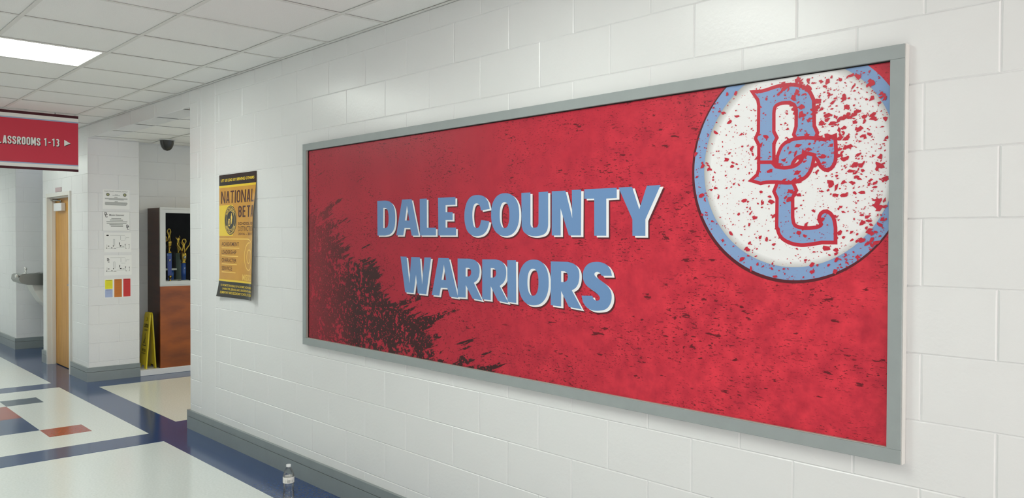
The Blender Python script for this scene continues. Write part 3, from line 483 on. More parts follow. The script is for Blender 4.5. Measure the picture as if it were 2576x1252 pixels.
'hook':[[(3.269,0.9299),(3.2715,0.9629),(3.2739,0.969),(3.2774,0.9779),(3.2817,0.9872),(3.287,0.9947),(3.2957,1.0015),(3.306,1.0064),(3.3173,1.0099),(3.3266,1.0116),(3.3367,1.0125),(3.347,1.0128),(3.3571,1.0127),(3.3671,1.0122),(3.377,1.0111),(3.3867,1.0097),(3.3962,1.0081),(3.4095,1.0054),(3.4224,1.0024),(3.4313,1.0002),(3.4606,1.0086),(3.4635,0.9673),(3.4632,0.9604),(3.4628,0.9504),(3.462,0.9399),(3.4601,0.9313),(3.4554,0.9228),(3.4492,0.9163),(3.4428,0.913),(3.433,0.9158),(3.4238,0.9239),(3.4193,0.9314),(3.4155,0.9403),(3.4108,0.948),(3.4017,0.9562),(3.3902,0.9618),(3.38,0.9644),(3.3684,0.9659),(3.3576,0.9661),(3.3479,0.9648),(3.3389,0.9623),(3.3312,0.9586),(3.3225,0.9501),(3.3166,0.9408),(3.3137,0.9329),(3.3127,0.9272)]],
'clow':[[(3.2692,0.9121),(3.3182,0.9092),(3.3173,0.8684),(3.3282,0.8459),(3.3156,0.8244),(3.3163,0.7551),(3.3177,0.7467),(3.3202,0.735),(3.3253,0.7254),(3.3339,0.7198),(3.345,0.7162),(3.3566,0.7139),(3.3686,0.7128),(3.3812,0.713),(3.3924,0.7137),(3.4061,0.7153),(3.4168,0.7185),(3.4251,0.7238),(3.4294,0.7307),(3.4257,0.7388),(3.421,0.7473),(3.4217,0.7556),(3.4253,0.7625),(3.4317,0.7668),(3.4397,0.7671),(3.4487,0.7613),(3.4568,0.751),(3.4602,0.7405),(3.4624,0.7282),(3.4639,0.7194),(3.4643,0.6783),(3.4248,0.6781),(3.4168,0.6767),(3.4052,0.6748),(3.3928,0.6729),(3.3836,0.6716),(3.3738,0.6702),(3.3637,0.6691),(3.3537,0.6689),(3.3435,0.6697),(3.3331,0.6711),(3.323,0.6733),(3.3136,0.6762),(3.3022,0.6812),(3.2919,0.6874),(3.2835,0.6951),(3.2775,0.706),(3.2735,0.7183),(3.2708,0.7271),(3.2714,0.8227),(3.2601,0.8455),(3.271,0.8705)]],

}
LET = ['D','A','L','E','C','O','U','N','T','Y','W','A2','R','R2','I','O2','R3','S']
for k in LET:
    sh = [[(u+.0205, v-.0135) for u, v in l] for l in TR[k]]; prints('letter_shadow', [sh], mp(.0003), 'mshadow', panel)
    wh = [[(u+.0135, v-.0070) for u, v in l] for l in TR[k]]; prints('letter_edge', [wh], mp(.0006), 'mwhite', panel)
    prints('letter', [TR[k]], mp(.0010), 'mblue', panel)
# round emblem, cut off by the frame on the top and right
UMAX, VMAX = fx1-t1-MU-.0005, fz1-t1-MV-.0005
def clip(loop):
    for ax, lim in ((0, UMAX), (1, VMAX)):
        out = []
        for i in range(len(loop)):
            p, q = loop[i-1], loop[i]; pi, qi = p[ax] <= lim, q[ax] <= lim
            if pi != qi:
                s = (lim-p[ax])/(q[ax]-p[ax]); out.append((p[0]+(q[0]-p[0])*s, p[1]+(q[1]-p[1])*s))
            if qi: out.append(q)
        loop = out
    return loop
M['eblue'] = pbr('print_pale_blue', '86a4cf', .42, .3)
EC = (3.3183, .9316); RO, RI = .387, .3437
prints('emblem_shadow', [[clip(circ(EC[0]-.004, EC[1]-.005, RO+.006, 96))]], mp(.0002), 'mshadow', panel)
prints('emblem_ring', [[clip(circ(*EC, RO, 96))]], mp(.0004), 'eblue', panel)
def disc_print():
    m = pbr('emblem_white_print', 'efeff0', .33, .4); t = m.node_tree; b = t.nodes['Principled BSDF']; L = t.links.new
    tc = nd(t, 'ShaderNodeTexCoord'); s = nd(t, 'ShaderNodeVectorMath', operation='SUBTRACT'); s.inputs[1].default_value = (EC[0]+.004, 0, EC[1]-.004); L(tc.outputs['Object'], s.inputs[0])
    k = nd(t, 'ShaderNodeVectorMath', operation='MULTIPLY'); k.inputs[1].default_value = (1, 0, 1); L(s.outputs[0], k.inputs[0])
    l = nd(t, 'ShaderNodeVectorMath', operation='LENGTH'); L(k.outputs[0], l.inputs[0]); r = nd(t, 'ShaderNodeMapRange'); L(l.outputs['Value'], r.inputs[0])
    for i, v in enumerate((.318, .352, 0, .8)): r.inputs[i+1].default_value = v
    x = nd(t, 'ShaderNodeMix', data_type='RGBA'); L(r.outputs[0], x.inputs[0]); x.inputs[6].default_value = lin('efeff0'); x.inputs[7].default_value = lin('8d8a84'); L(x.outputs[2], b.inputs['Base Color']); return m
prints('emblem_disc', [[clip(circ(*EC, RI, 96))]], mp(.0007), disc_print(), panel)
ow = .0125
M['msoft'] = pbr('print_grey_shade', 'a9a39a', .33, .4)
for k, z in (('dup', .0009), ('clow', .0009), ('hook', .0012), ('dbot', .0015)):
    prints('monogram_outline', [[grow(TR[k][0], ow)]], mp(z), 'mred', panel)
    prints('monogram', [TR[k]], mp(z+.00015), 'eblue', panel)
# chipped red flakes over the emblem (print), too many to pick apart
def flakes(n, dens, smin, smax, seed):
    rnd = random.Random(seed); out = []
    while len(out) < n:
        a, r = rnd.uniform(0, 2*math.pi), RO*math.sqrt(rnd.random()); u, v = EC[0]+r*math.cos(a), EC[1]+r*math.sin(a)
        if u > UMAX-.012 or v > VMAX-.012 or rnd.random() > dens(u-EC[0], v-EC[1]): continue
        s = smin+(smax-smin)*rnd.random()**2.6; k = rnd.randint(4, 8); th = rnd.gauss(.25, .5); ca, sa = math.cos(th), math.sin(th); lp = []
        for i in range(k):
            t = 2*math.pi*(i+rnd.uniform(-.3, .3))/k; rr = s*rnd.uniform(.45, 1.15); x, y = rr*math.cos(t), rr*.6*math.sin(t); lp.append((u+x*ca-y*sa, v+x*sa+y*ca))
        out.append([clip(lp)])
    return [o for o in out if len(o[0]) > 2]
def d1(x, y):
    g = .24
    g += .85*math.exp(-(((x*.7+y*.7-.20)/.10)**2)) if x > -.05 else 0
    g += .8*math.exp(-((y+.02-.35*x)/.05)**2) if x > .0 else 0
    g += .5*math.exp(-((x-.28)/.12)**2)
    return min(1, g)
def chips(fs):
    V = []; F = []
    for i, l in enumerate(fs):
        lp = l[0]; n = len(V); c = (sum(p[0] for p in lp)/len(lp), sum(p[1] for p in lp)/len(lp)); f = mp(.0018+i*4e-7)
        V += [f(*c)]+[f(*p) for p in lp]; F += [(n, n+1+j, n+1+(j+1) % len(lp)) for j in range(len(lp))]
    o = mk('paint_flakes', V, F, 'mred', panel); return o
tag(chips(flakes(900, d1, .0028, .0165, 3)), 'small red chips scattered over the round emblem', kind='stuff')
tag(chips(flakes(1300, lambda x, y: .5+.5*d1(x, y), .0012, .0055, 5)), 'tiny red specks scattered over the round emblem', kind='stuff')
# ------------------------------------------------------------------ curled poster
PX0, PX1, PZ0, PZ1 = -5.985, -5.355, 1.112, 2.028
def curl(u, v):      # u 0..1 left to right, v 0..1 top to bottom
    s = min(1, v*2.6); s = s*s*(3-2*s)
    return .004+(.020+.022*v)*s*u**9+.026*max(0, v-.80)/.2*max(0, v-.80)/.2*(1-u)**3+.006*math.sin(math.pi*u)*s
def pm(lift): return lambda u, v: (PX0+(PX1-PX0)*u, D-curl(u, v)-lift, PZ1-(PZ1-PZ0)*v)
poster = empty('wall_poster', (PX0, D, PZ0), 'tall gold and black NATIONAL BETA poster with curling right edge', 'poster')
def sheet(name, u0, u1, v0, v1, lift, mat, parent, nu=64, nv=40, th=0):
    V = [pm(lift)(u0+(u1-u0)*i/nu, v0+(v1-v0)*j/nv) for j in range(nv+1) for i in range(nu+1)]
    F = [(j*(nu+1)+i, (j+1)*(nu+1)+i, (j+1)*(nu+1)+i+1, j*(nu+1)+i+1) for j in range(nv) for i in range(nu)]
    return mk(name, V, F, mat, parent, True)
M['gold_p'] = pbr('poster_gold', 'd19a35', .28, .5, col2='c98f2c', vscale=4)
M['yel_p'] = pbr('poster_yellow', 'ecca2f', .28, .5)
M['pale_p'] = pbr('poster_pale_gold', 'efc85e', .28, .5)
M['blk_p'] = pbr('poster_black', '23201c', .22, .5)
M['brown_p'] = pbr('poster_brown', '4a1f18', .3, .4)
M['back_p'] = pbr('poster_back', 'c9c4bb', .5, .3)
sh = sheet('poster_back', 0, 1, 0, 1, -.0012, 'back_p', poster)
pf = sheet('poster_sheet', 0, 1, 0, 1, 0, 'gold_p', poster)
sheet('black_band', 0, 1, 0, .088, .0003, 'blk_p', pf, 64, 6); sheet('yellow_line', 0, 1, .088, .106, .0003, 'yel_p', pf, 64, 2)
sheet('yellow_square', 0, .40, .25, .50, .0002, 'yel_p', pf, 26, 12)
sheet('black_band', 0, 1, .872, 1, .0003, 'blk_p', pf, 64, 12); sheet('yellow_line', 0, 1, .857, .872, .0003, 'yel_p', pf, 64, 2)
def pt(body, u0, u1, v0, v1, mat, bold=.02, lift=.0006, sp=1.0): return lettering('lettering', body, (u0, u1, v1, v0), pm(lift), mat, pf, bold, sp)
pt('LET US LEAD BY SERVING OTHERS', .05, .95, .035, .058, 'yel_p', .03)
block_text('lettering', 'NATIONAL', (.06, .985, .235, .135), pm(.0006), 'brown_p', pf, .46, .13, .10, face=(0, -1, 0)); block_text('lettering', 'BETA', (.55, .985, .352, .262), pm(.0006), 'brown_p', pf, .46, .15, .10, face=(0, -1, 0))
pt('SCHOOL OF', .55, .98, .392, .414, 'brown_p', .03, sp=1.1); pt('DISTINCTION', .55, .995, .424, .463, 'brown_p', .0); pt('2016 - 2017', .55, .98, .474, .494, 'brown_p', .02)
for i, (s, e) in enumerate((('ACHIEVEMENT', .57), ('LEADERSHIP', .50), ('CHARACTER', .50), ('SERVICE', .38))):
    v = .551+.066*i; pt(s, .075, e, v, v+.031, 'brown_p', .004); sheet('gold_line', .075, .58-.035*i, v+.044, v+.051, .0004, 'pale_p', pf, 10, 1)
pt('MISSION', .66, .99, .803, .852, 'pale_p', .02)
for i, (s, a, e) in enumerate((('TO PROMOTE THE IDEALS OF ACADEMIC ACHIEVEMENT,', .06, .97), ('CHARACTER, SERVICE AND LEADERSHIP AMONG', .12, .97), ('ELEMENTARY AND SECONDARY SCHOOL STUDENTS', .08, .97))):
    pt(s, a, e, .896+.028*i, .916+.028*i, 'yel_p', .012)
AR = (PX1-PX0)/(PZ1-PZ0)
def ring(name, c, r0, r1, mat, lift, n=48):
    V = []; F = []
    for i in range(n):
        a = 2*math.pi*i/n
        for r in (r0, r1): V.append(pm(lift)(c[0]+r*math.cos(a), c[1]+r*AR*math.sin(a)))
    for i in range(n): j = (i+1) % n; F.append((2*i, 2*i+1, 2*j+1, 2*j))
    return mk(name, V, F, mat, pf)
def disc(name, c, r, mat, lift, ry=1.0, n=40):
    return mk(name, [pm(lift)(c[0], c[1])]+[pm(lift)(c[0]+r*math.cos(2*math.pi*i/n), c[1]+r*ry*AR*math.sin(2*math.pi*i/n)) for i in range(n)], [(0, i+1, (i+1) % n+1) for i in range(n)], mat, pf)
sc_ = (.335, .373)
disc('seal', sc_, .172, 'blk_p', .0005); ring('seal_ring', sc_, .155, .161, 'pale_p', .0008); ring('seal_ring', sc_, .107, .113, 'pale_p', .0008)
def around(body, r, a0, a1, flip, name='lettering'):
    V2, F2 = glyphs(body, .02); xs = [v[0] for v in V2]; x0, x1 = min(xs), max(xs); h = max(v[1] for v in V2); V = []
    for x, y in V2:
        a = math.radians(a0+(a1-a0)*(x-x0)/(x1-x0)); rr = (r+y/h*.03) if not flip else (r+.03-y/h*.03); V.append(pm(.0009)(sc_[0]+rr*math.cos(a), sc_[1]-rr*AR*math.sin(a)))
    return mk(name, V, F2, 'pale_p', pf)
around('NATIONAL', .119, 150, 30, False); around('BETA CLUB', .119, 210, 330, True)
disc('seal_key', (.300, .392), .034, 'pale_p', .0009, 1.35); disc('seal_key', (.300, .392), .024, 'blk_p', .0011, 1.3); disc('seal_key', (.300, .390), .011, 'pale_p', .0013, 1.8)
disc('seal_torch', (.368, .352), .022, 'pale_p', .0009, 1.3); mk('seal_torch', [pm(.0009)(.350, .36), pm(.0009)(.386, .36), pm(.0009)(.373, .405), pm(.0009)(.363, .405)], [(0, 1, 2, 3)], 'pale_p', pf); disc('seal_torch', (.366, .326), .009, 'pale_p', .0009, 1.6)
def ribbon(name, pts, wd, mat, lift=.0004):
    V = []; F = []; n = len(pts)
    for i, (u, v) in enumerate(pts):
        a, b = pts[max(0, i-1)], pts[min(n-1, i+1)]; dx, dy = (b[0]-a[0]), (b[1]-a[1])/AR; l = math.hypot(dx, dy) or 1
        nx, ny = -dy/l*wd/2, dx/l*wd/2*AR; V += [pm(lift)(u+nx, v+ny), pm(lift)(u-nx, v-ny)]
    F = [(2*i, 2*i+1, 2*i+3, 2*i+2) for i in range(n-1)]; return mk(name, V, F, mat, pf)
ribbon('gold_line', [(i/20*.80, .525) for i in range(21)]+[(.80+.17*math.sin(t*math.pi/20), .525+.17*AR*(1-math.cos(t*math.pi/20))) for t in range(1, 11)], .012, 'pale_p')
sp = []
for i in range(60):
    a = -.2-i/59*2*math.pi*1.75; r = .035+.135*i/59; sp.append((.84+r*.85*math.cos(a), .675-r*AR*1.05*math.sin(a)))
ribbon('spiral', sp, .014, 'pale_p')
# ------------------------------------------------------------------ hanging sign over the corridor
SX = -8.64; sy0, sy1, sz0, sz1 = 1.035, 2.256, 2.192, 2.733
sign = empty('hanging_sign', (SX, (sy0+sy1)/2, sz0), 'red hanging corridor sign reading CLASSROOMS 1-13 with arrow', 'sign')
sb = box('sign_panel', SX-.012, SX, sy0, sy1, sz0, sz1, 'sred', sign)
def sm(l): return lambda u, v: (SX+l, u, v)
def stripe(name, z0, z1, mat): return box(name, SX-.0135, SX+.0015, sy0-.001, sy1+.001, z0, z1, mat, sign)
stripe('maroon_stripe', 2.708, sz1+.0005, 'maroon'); stripe('white_stripe', 2.674, 2.708, 'white'); stripe('blue_line', 2.663, 2.674, 'sblue')
stripe('blue_line', 2.246, 2.257, 'sblue'); stripe('white_stripe', 2.214, 2.246, 'white'); stripe('maroon_stripe', sz0-.0005, 2.214, 'maroon')
for nm, dy, dz, ml, l in (('lettering_shadow', .005, -.005, 'black', .001), ('lettering', 0, 0, 'white', .002)):
    block_text(nm, 'CLASSROOMS', (1.545+dy, 1.929+dy, 2.420+dz, 2.494+dz), sm(l), ml, sign)
    block_text(nm, '1-13', (1.957+dy, 2.089+dy, 2.424+dz, 2.497+dz), sm(l), ml, sign)
    prints('arrow' if ml == 'white' else 'arrow_shadow', [[[(2.132+dy, 2.434+dz), (2.187+dy, 2.463+dz), (2.132+dy, 2.494+dz)]]], sm(l), ml, sign)
for y in (sy0+.2, sy1-.2): tube('hanger', [(SX-.006, y, sz1), (SX-.006, y, H)], .004, 'steel', sign)
# ------------------------------------------------------------------ notices on the pier
def notice(y0, y1, z0, z1, label, group='paper notices on the pier'):
    t = empty('notice_sheet', (XP, (y0+y1)/2, z0), label, 'notice', group)
    s = box('paper', XP+.0006, XP+.0016, y0, y1, z0, z1, 'paper', t)
    W_, H_ = y1-y0, z1-z0
    return t, s, (lambda u, v: (XP+.0022, y0+u*W_, z1-v*H_)), (lambda u, v: (XP+.0026, y0+u*W_, z1-v*H_))
def bars(s, f, rows, mat='ink'):
    tag(prints('text_lines', [[[(a, v), (b, v), (b, v+h), (a, v+h)]] for (a, b, v, h) in rows], f, mat, s), kind='stuff')
def dc_mark(s, f, u, v, h):
    for k in ('dup', 'clow', 'hook', 'dbot'):
        prints('monogram', [[[(u+(x-3.318)*h*.78/.5, v-(y-.93)*h/.5) for x, y in TR[k][0]]]], f, 'black', s)
t, s, f, g = notice(2.687, 2.962, 1.860, 2.071, 'white notice headed DALE COUNTY SCHOOL DISTRICT with two round seals')
lettering('lettering', 'DALE COUNTY SCHOOL DISTRICT', (.07, .93, .115, .055), f, 'ink', s, .02)
for u in (.19, .82):
    prints('seal', [[[(u+.065*math.cos(i*.314), .255+.085*math.sin(i*.314)) for i in range(20)]]], f, pbr('seal_green', '6f7463', .5), s)
    prints('seal_center', [[[(u+.035*math.cos(i*.314), .255+.048*math.sin(i*.314)) for i in range(20)]]], g, pbr('seal_gold', 'a8a878', .5), s)
bars(s, f, [(.45, .56, .245, .02), (.36, .64, .285, .02), (.43, .55, .385, .03), (.08, .92, .435, .022), (.08, .92, .47, .022), (.22, .78, .505, .022), (.44, .56, .60, .025), (.09, .9, .64, .024), (.08, .92, .675, .024), (.08, .92, .71, .024), (.08, .9, .745, .024), (.1, .88, .78, .024)])
t, s, f, g = notice(2.687, 2.966, 1.622, 1.833, 'white notice headed Mission Statement with two monograms')
for (a, b, c, d) in ((0, 1, 0, .008), (0, 1, .992, 1), (0, .006, 0, 1), (.994, 1, 0, 1)): prints('border', [rect(a, b, c, d)], f, 'ink', s)
lettering('lettering', 'Mission Statement', (.24, .78, .22, .135), f, 'black', s, .004)
dc_mark(s, f, .115, .17, .25); dc_mark(s, f, .91, .80, .25)
bars(s, f, [(.31, .67, .345, .035), (.25, .74, .42, .04), (.13, .90, .505, .04), (.14, .87, .585, .04), (.24, .74, .66, .04), (.29, .74, .735, .04)])
for (a, b, c, d, lab, dc) in ((2.698, 2.979, 1.388, 1.602, 'white sheet with floor plan marked by a black oval', False), (2.698, 2.982, 1.137, 1.357, 'white sheet with floor plan and monogram above the colour cards', True)):
    t, s, f, g = notice(a, b, c, d, lab)
    if dc: dc_mark(s, f, .15, .25, .2)
    else: prints('oval', [[[(.13+.05*math.cos(i*.39), .135+.032*math.sin(i*.39)) for i in range(16)]]], f, 'black', s)
    bars(s, f, [(.22, .76, .13, .012), (.60, .61, .16, .2), (.77, .775, .16, .2), (.61, .77, .40, .01), (.80, .92, .24, .01), (.80, .805, .24, .1), (.335, .345, .33, .33), (.385, .395, .33, .33), (.335, .395, .33, .01), (.10, .11, .6, .2), (.10, .40, .80, .01), (.45, .75, .74, .01), (.78, .79, .58, .22), (.92, .93, .58, .2), (.78, .84, .80, .012)])
    bars(s, f, [(.55, .575, .49, .13), (.14, .19, .66, .04), (.32, .355, .65, .05), (.57, .63, .64, .06), (.66, .74, .68, .02), (.755, .79, .57, .03), (.755, .785, .62, .02), (.9, .93, .6, .03), (.79, .81, .78, .03), (.9, .92, .78, .03), (.08, .1, .76, .05), (.26, .3, .75, .04), (.36, .44, .79, .02)], 'black')
t, s, f, g = notice(2.699, 2.974, .892, 1.098, 'white sheet with yellow, blue, orange and red colour cards')
for (u0, u1, v0, v1, c, nm) in ((.03, .31, .04, .52, 'e6df1f', 'yellow_card'), (.03, .31, .54, .97, 'a9b7dc', 'blue_card'), (.37, .655, .02, .97, 'c9751f', 'orange_card'), (.71, .98, .01, .96, 'cf2f2b', 'red_card')):
    cd = prints(nm, [rect(u0, u1, v0, v1)], f, pbr(nm, c, .4), s)
    bars(s, g, [(u0+.04, u1-.04, v0+.025, .03)], pbr(nm+'_ink', [x*.45 for x in lin(c)[:3]], .5))
    bars(s, g, [(u0+.05, u1-.05, v0+.12+.06*i, .012) for i in range(int((v1-v0-.2)/.06))], pbr(nm+'_text', [x*.8 for x in lin(c)[:3]], .5))
# plate above the door
pl = tag(box('door_plate', -10.665, -10.412, D-.008, D-.0006, 2.083, 2.135, pbr('pale_pink_plate', 'b79fa2', .4), bev=.002, seg=1), 'small pale pink room plate above the door frame', 'plate')
# ------------------------------------------------------------------ trophy case
ca0, ca1, cf, cb, cz0, cz1 = 3.29, 4.85, XP, -9.785, .066, 1.895
case = empty('trophy_case', ((cf+cb)/2, (ca0+ca1)/2, cz0), 'cherry wood trophy case with aluminium framed glass front', 'display case')
def cbx(n, x0, x1, y0, y1, z0, z1, m, p=None, bev=0): return box(n, x0, x1, y0, y1, z0, z1, m, p or case, bev)
cbx('side_panel', cb, cf-.018, ca0, ca0+.02, cz0, cz1-.004, 'wood_dark'); cbx('side_panel', cb, cf-.018, ca1-.02, ca1, cz0, cz1-.004, 'wood_dark')
cbx('front_panel', cf-.018, cf, ca0, ca1, cz0, .995, 'wood', bev=.002); cbx('top_panel', cb, cf-.018, ca0+.02, ca1-.02, cz1-.024, cz1-.004, 'wood_dark')
cbx('back_panel', cb, cb+.012, ca0+.02, ca1-.02, cz0, cz1-.024, 'felt'); cbx('shelf', cb+.012, cf-.024, ca0+.02, ca1-.02, 1.018, 1.036, 'felt')
cbx('side_lining', cb+.012, cf-.02, ca0+.0205, ca0+.023, 1.036, cz1-.03, 'felt'); cbx('side_lining', cb+.012, cf-.02, ca1-.023, ca1-.0205, 1.036, cz1-.03, 'felt')
af = boxes('aluminium_frame', [(cf-.02, cf+.004, ca0-.002, ca0+.014, .995, cz1), (cf-.02, cf+.004, ca1-.014, ca1+.002, .995, cz1), (cf-.02, cf+.004, ca0+.014, ca1-.014, cz1-.022, cz1), (cf-.02, cf+.004, ca0+.014, ca1-.014, .995, 1.008)], 'alum', case)
for (y0, y1) in ((ca0+.015, (ca0+ca1)/2+.02), ((ca0+ca1)/2-.02, ca1-.015)):
    dx = .0 if y0 < 4 else -.009
    gd = boxes('glass_door', [(cf-.008+dx, cf+.001+dx, y0, y0+.045, 1.009, cz1-.023), (cf-.008+dx, cf+.001+dx, y1-.045, y1, 1.009, cz1-.023), (cf-.008+dx, cf+.001+dx, y0+.045, y1-.045, 1.009, 1.053), (cf-.008+dx, cf+.001+dx, y0+.045, y1-.045, cz1-.063, cz1-.023)], 'alum', case)
    cbx('glass_pane', cf-.005+dx, cf-.002+dx, y0+.045, y1-.045, 1.053, cz1-.063, 'glass', gd)
# trophies: gold figures on blue columns
def skin(name, joints, edges, mat, parent, origin, sub=2):
    me = bpy.data.meshes.new(name); me.from_pydata([j[:3] for j in joints], edges, []); o = bpy.data.objects.new(name, me); COL.objects.link(o)
    o.modifiers.new('s', 'SKIN'); sm_ = o.modifiers.new('u', 'SUBSURF'); sm_.levels = sub
    for i, j in enumerate(joints): me.skin_vertices[0].data[i].radius = (j[3], j[3])
    me.skin_vertices[0].data[0].use_root = True
    bpy.context.view_layer.update(); m2 = bpy.data.meshes.new_from_object(o.evaluated_get(bpy.context.evaluated_depsgraph_get())); bpy.data.objects.remove(o)
    V = [Vector(origin)+v.co for v in m2.vertices]; F = [tuple(p.vertices) for p in m2.polygons]; bpy.data.meshes.remove(m2)
    return mk(name, V, F, mat, parent, True)
def figure(parent, o, s):
    J = [(0,0,.50,.060),(0,0,.66,.065),(0,0,.80,.075),(0,0,.885,.03),(0,0,.985,.058),(0,.06,.48,.05),(0,.09,.26,.036),(.02,.07,.03,.028),(0,-.06,.48,.05),(0,-.10,.27,.036),(-.03,-.12,.04,.028),(0,.12,.81,.034),(.03,.17,.98,.026),(.02,.10,1.16,.02),(0,-.12,.81,.034),(.03,-.22,.90,.026),(.06,-.24,1.03,.02)]
    Ed = [(0,1),(1,2),(2,3),(3,4),(0,5),(5,6),(6,7),(0,8),(8,9),(9,10),(2,11),(11,12),(12,13),(2,14),(14,15),(15,16)]
    fg = skin('figure', [(x*s, y*s, z*s, r*s*1.55) for x, y, z, r in J], Ed, 'gold', parent, o)
    return fg
sz = 1.0365
def wreath(parent, c, r, t=.006, h=1.5):
    tube('wreath', [(c[0], c[1]+r*math.sin(a*.3), c[2]+r*h*(1-math.cos(a*.3))) for a in range(22)], t, 'gold', parent, 8)
Tx = -9.56
t = empty('trophy', (Tx, 3.44, sz), 'tall trophy with gold figure on blue columns and white deck', 'trophy', 'trophies in the glass case')
y = 3.43
box('base', Tx-.05, Tx+.05, y-.075, y+.095, sz, sz+.022, 'marble', t, bev=.003)
for yy in (y-.035, y+.055): lathe('column', Tx, yy, [(.021, sz+.022), (.021, sz+.135)], 'tblue', t, 16)
box('deck', Tx-.05, Tx+.05, y-.075, y+.095, sz+.135, sz+.157, 'marble', t, bev=.003)
box('center_column', Tx+.012, Tx+.05, y-.018, y+.038, sz+.157, sz+.335, 'tblue', t, bev=.006)
box('plaque', Tx+.0505, Tx+.058, y-.012, y+.032, sz+.02, sz+.30, pbr('plaque_violet', '3d4fa8', .25), t, bev=.002)
lathe('medallion', Tx+.052, y+.01, [(.0, sz+.236), (.012, sz+.24), (.012, sz+.262), (.0, sz+.266)], 'chrome', t, 14)
lathe('bowl', Tx+.03, y+.012, [(.012, sz+.40), (.030, sz+.42), (.034, sz+.455), (.036, sz+.475), (.030, sz+.476)], 'gold', t, 20)
lathe('riser', Tx+.03, y+.012, [(.032, sz+.335), (.034, sz+.345), (.014, sz+.36), (.012, sz+.38), (.026, sz+.395), (.028, sz+.40)], 'gold', t, 18)
figure(t, (Tx+.03, y+.012, sz+.455), .13); wreath(t, (Tx+.045, y+.006, sz+.545), .017, .007, 2.1); wreath(t, (Tx+.045, y-.035, sz+.47), .014, .006, 2.0)
lathe('cup', Tx+.06, y+.012, [(.018, sz+.0), (.012, sz+.02), (.006, sz+.03), (.018, sz+.05), (.02, sz+.075)], 'gold', t, 14)
t = empty('trophy', (-9.52, 3.615, sz), 'trophy with gold wreathed figure on a single blue column', 'trophy', 'trophies in the glass case'); x, y = -9.52, 3.605
box('base', x-.045, x+.045, y-.045, y+.045, sz, sz+.02, 'marble', t, bev=.003); lathe('column', x, y, [(.027, sz+.02), (.027, sz+.215)], 'tblue', t, 18)
lathe('cup', x, y, [(.03, sz+.215), (.034, sz+.222), (.02, sz+.235), (.038, sz+.26), (.042, sz+.31), (.036, sz+.335), (.03, sz+.34)], 'gold', t, 20)
lathe('medallion', x+.04, y, [(.0, sz+.265), (.014, sz+.27), (.014, sz+.298), (.0, sz+.303)], 'chrome', t, 14)
figure(t, (x, y, sz+.335), .13); wreath(t, (x+.02, y, sz+.445), .022, .007, 1.2)
for s_ in (-1, 1): tube('wing', [(x, y+s_*.012, sz+.34), (x, y+s_*.045, sz+.40), (x, y+s_*.07, sz+.43), (x, y+s_*.075, sz+.48)], [.008, .012, .009, .004], 'gold', t, 8)
t = empty('trophy', (-9.66, 3.60, sz), 'trophy on a plain grey green column behind the wreathed one', 'trophy', 'trophies in the glass case'); x, y = -9.66, 3.60
box('base', x-.045, x+.045, y-.05, y+.05, sz, sz+.02, 'marble', t, bev=.003); box('column', x-.03, x+.03, y-.04, y+.03, sz+.02, sz+.33, 'tgreen', t, bev=.004)
lathe('cup', x, y-.005, [(.02, sz+.33), (.01, sz+.345), (.024, sz+.37), (.03, sz+.40), (.028, sz+.41)], 'gold', t, 18); figure(t, (x, y-.005, sz+.40), .12)
t = empty('trophy', (-9.70, 3.44, sz), 'shadowed dull gold trophy behind the tall figure trophy', 'trophy', 'trophies in the glass case'); x, y = -9.70, 3.43
M['gold_dull'] = pbr('trophy_dull_gold', '8a6a2c', .3, .5, metal=1)
box('base', x-.045, x+.045, y-.05, y+.05, sz, sz+.02, 'marble', t, bev=.003); lathe('column', x, y, [(.024, sz+.02), (.024, sz+.30)], 'tgreen', t, 16)
lathe('cup', x, y, [(.028, sz+.30), (.012, sz+.32), (.03, sz+.35), (.04, sz+.40), (.042, sz+.44)], 'gold_dull', t, 18)
# ------------------------------------------------------------------ folded caution sign
LZ = .0665
wet = empty('caution_sign', (-9.52, 3.17, LZ), 'yellow folding wet floor sign leaning beside the trophy case', 'floor sign')
def leafpanel(name, y0, y1, dz, out):
    # panel in the XZ direction leaning from y0 (bottom) to y1 (top); out = thickness direction
    xa, xb, h = -9.665, -9.425, .63; sk = .012
    o = [(xa, 0), (xa+.05, 0), (xa+.062, .035), (xb-.062, .035), (xb-.05, 0), (xb, 0), (xb-.035, h-.03), (xb-.055, h), (xa+.055, h), (xa+.035, h-.03)]
    hole = [(-9.575, h-.10), (-9.515, h-.10), (-9.515, h-.055), (-9.575, h-.055)]
    pts, tri = fill([o, hole]); n = len(pts)
    def P(x, z, k): return (x, y0+(y1-y0)*z/h+k*out, LZ+z+dz)
    V = [P(x, z, 0) for x, z in pts]+[P(x, z, .014) for x, z in pts]; F = list(tri)+[tuple(i+n for i in reversed(t_)) for t_ in tri]
    for st, c in ((0, len(o)), (len(o), len(hole))): F += [(st+i, st+(i+1) % c, n+st+(i+1) % c, n+st+i) for i in range(c)]
    ob = mk(name, V, F, 'yellow', wet); bm = bmesh.new(); bm.from_mesh(ob.data); bmesh.ops.recalc_face_normals(bm, faces=bm.faces[:]); bm.to_mesh(ob.data); bm.free()
    return ob, lambda x, z: (x, y0+(y1-y0)*z/h-.0008, LZ+z+dz)
fp, fm_ = leafpanel('front_leaf', 3.145, 3.205, 0, 1)
bp_, _ = leafpanel('back_leaf', 3.248, 3.222, 0, 1)
tube('hinge', [(-9.60, 3.219, LZ+.622), (-9.48, 3.219, LZ+.622)], .008, 'yellow', wet)
lettering('lettering', 'CAUTION', (-9.60, -9.475, .455, .50), fm_, 'black', fp, .04); lettering('lettering', 'CUIDADO', (-9.59, -9.485, .42, .442), fm_, 'black', fp, .02)
prints('triangle', [[[(-9.60, .25), (-9.49, .25), (-9.545, .40)], [(-9.588, .258), (-9.502, .258), (-9.545, .38)]]], fm_, 'black', fp)
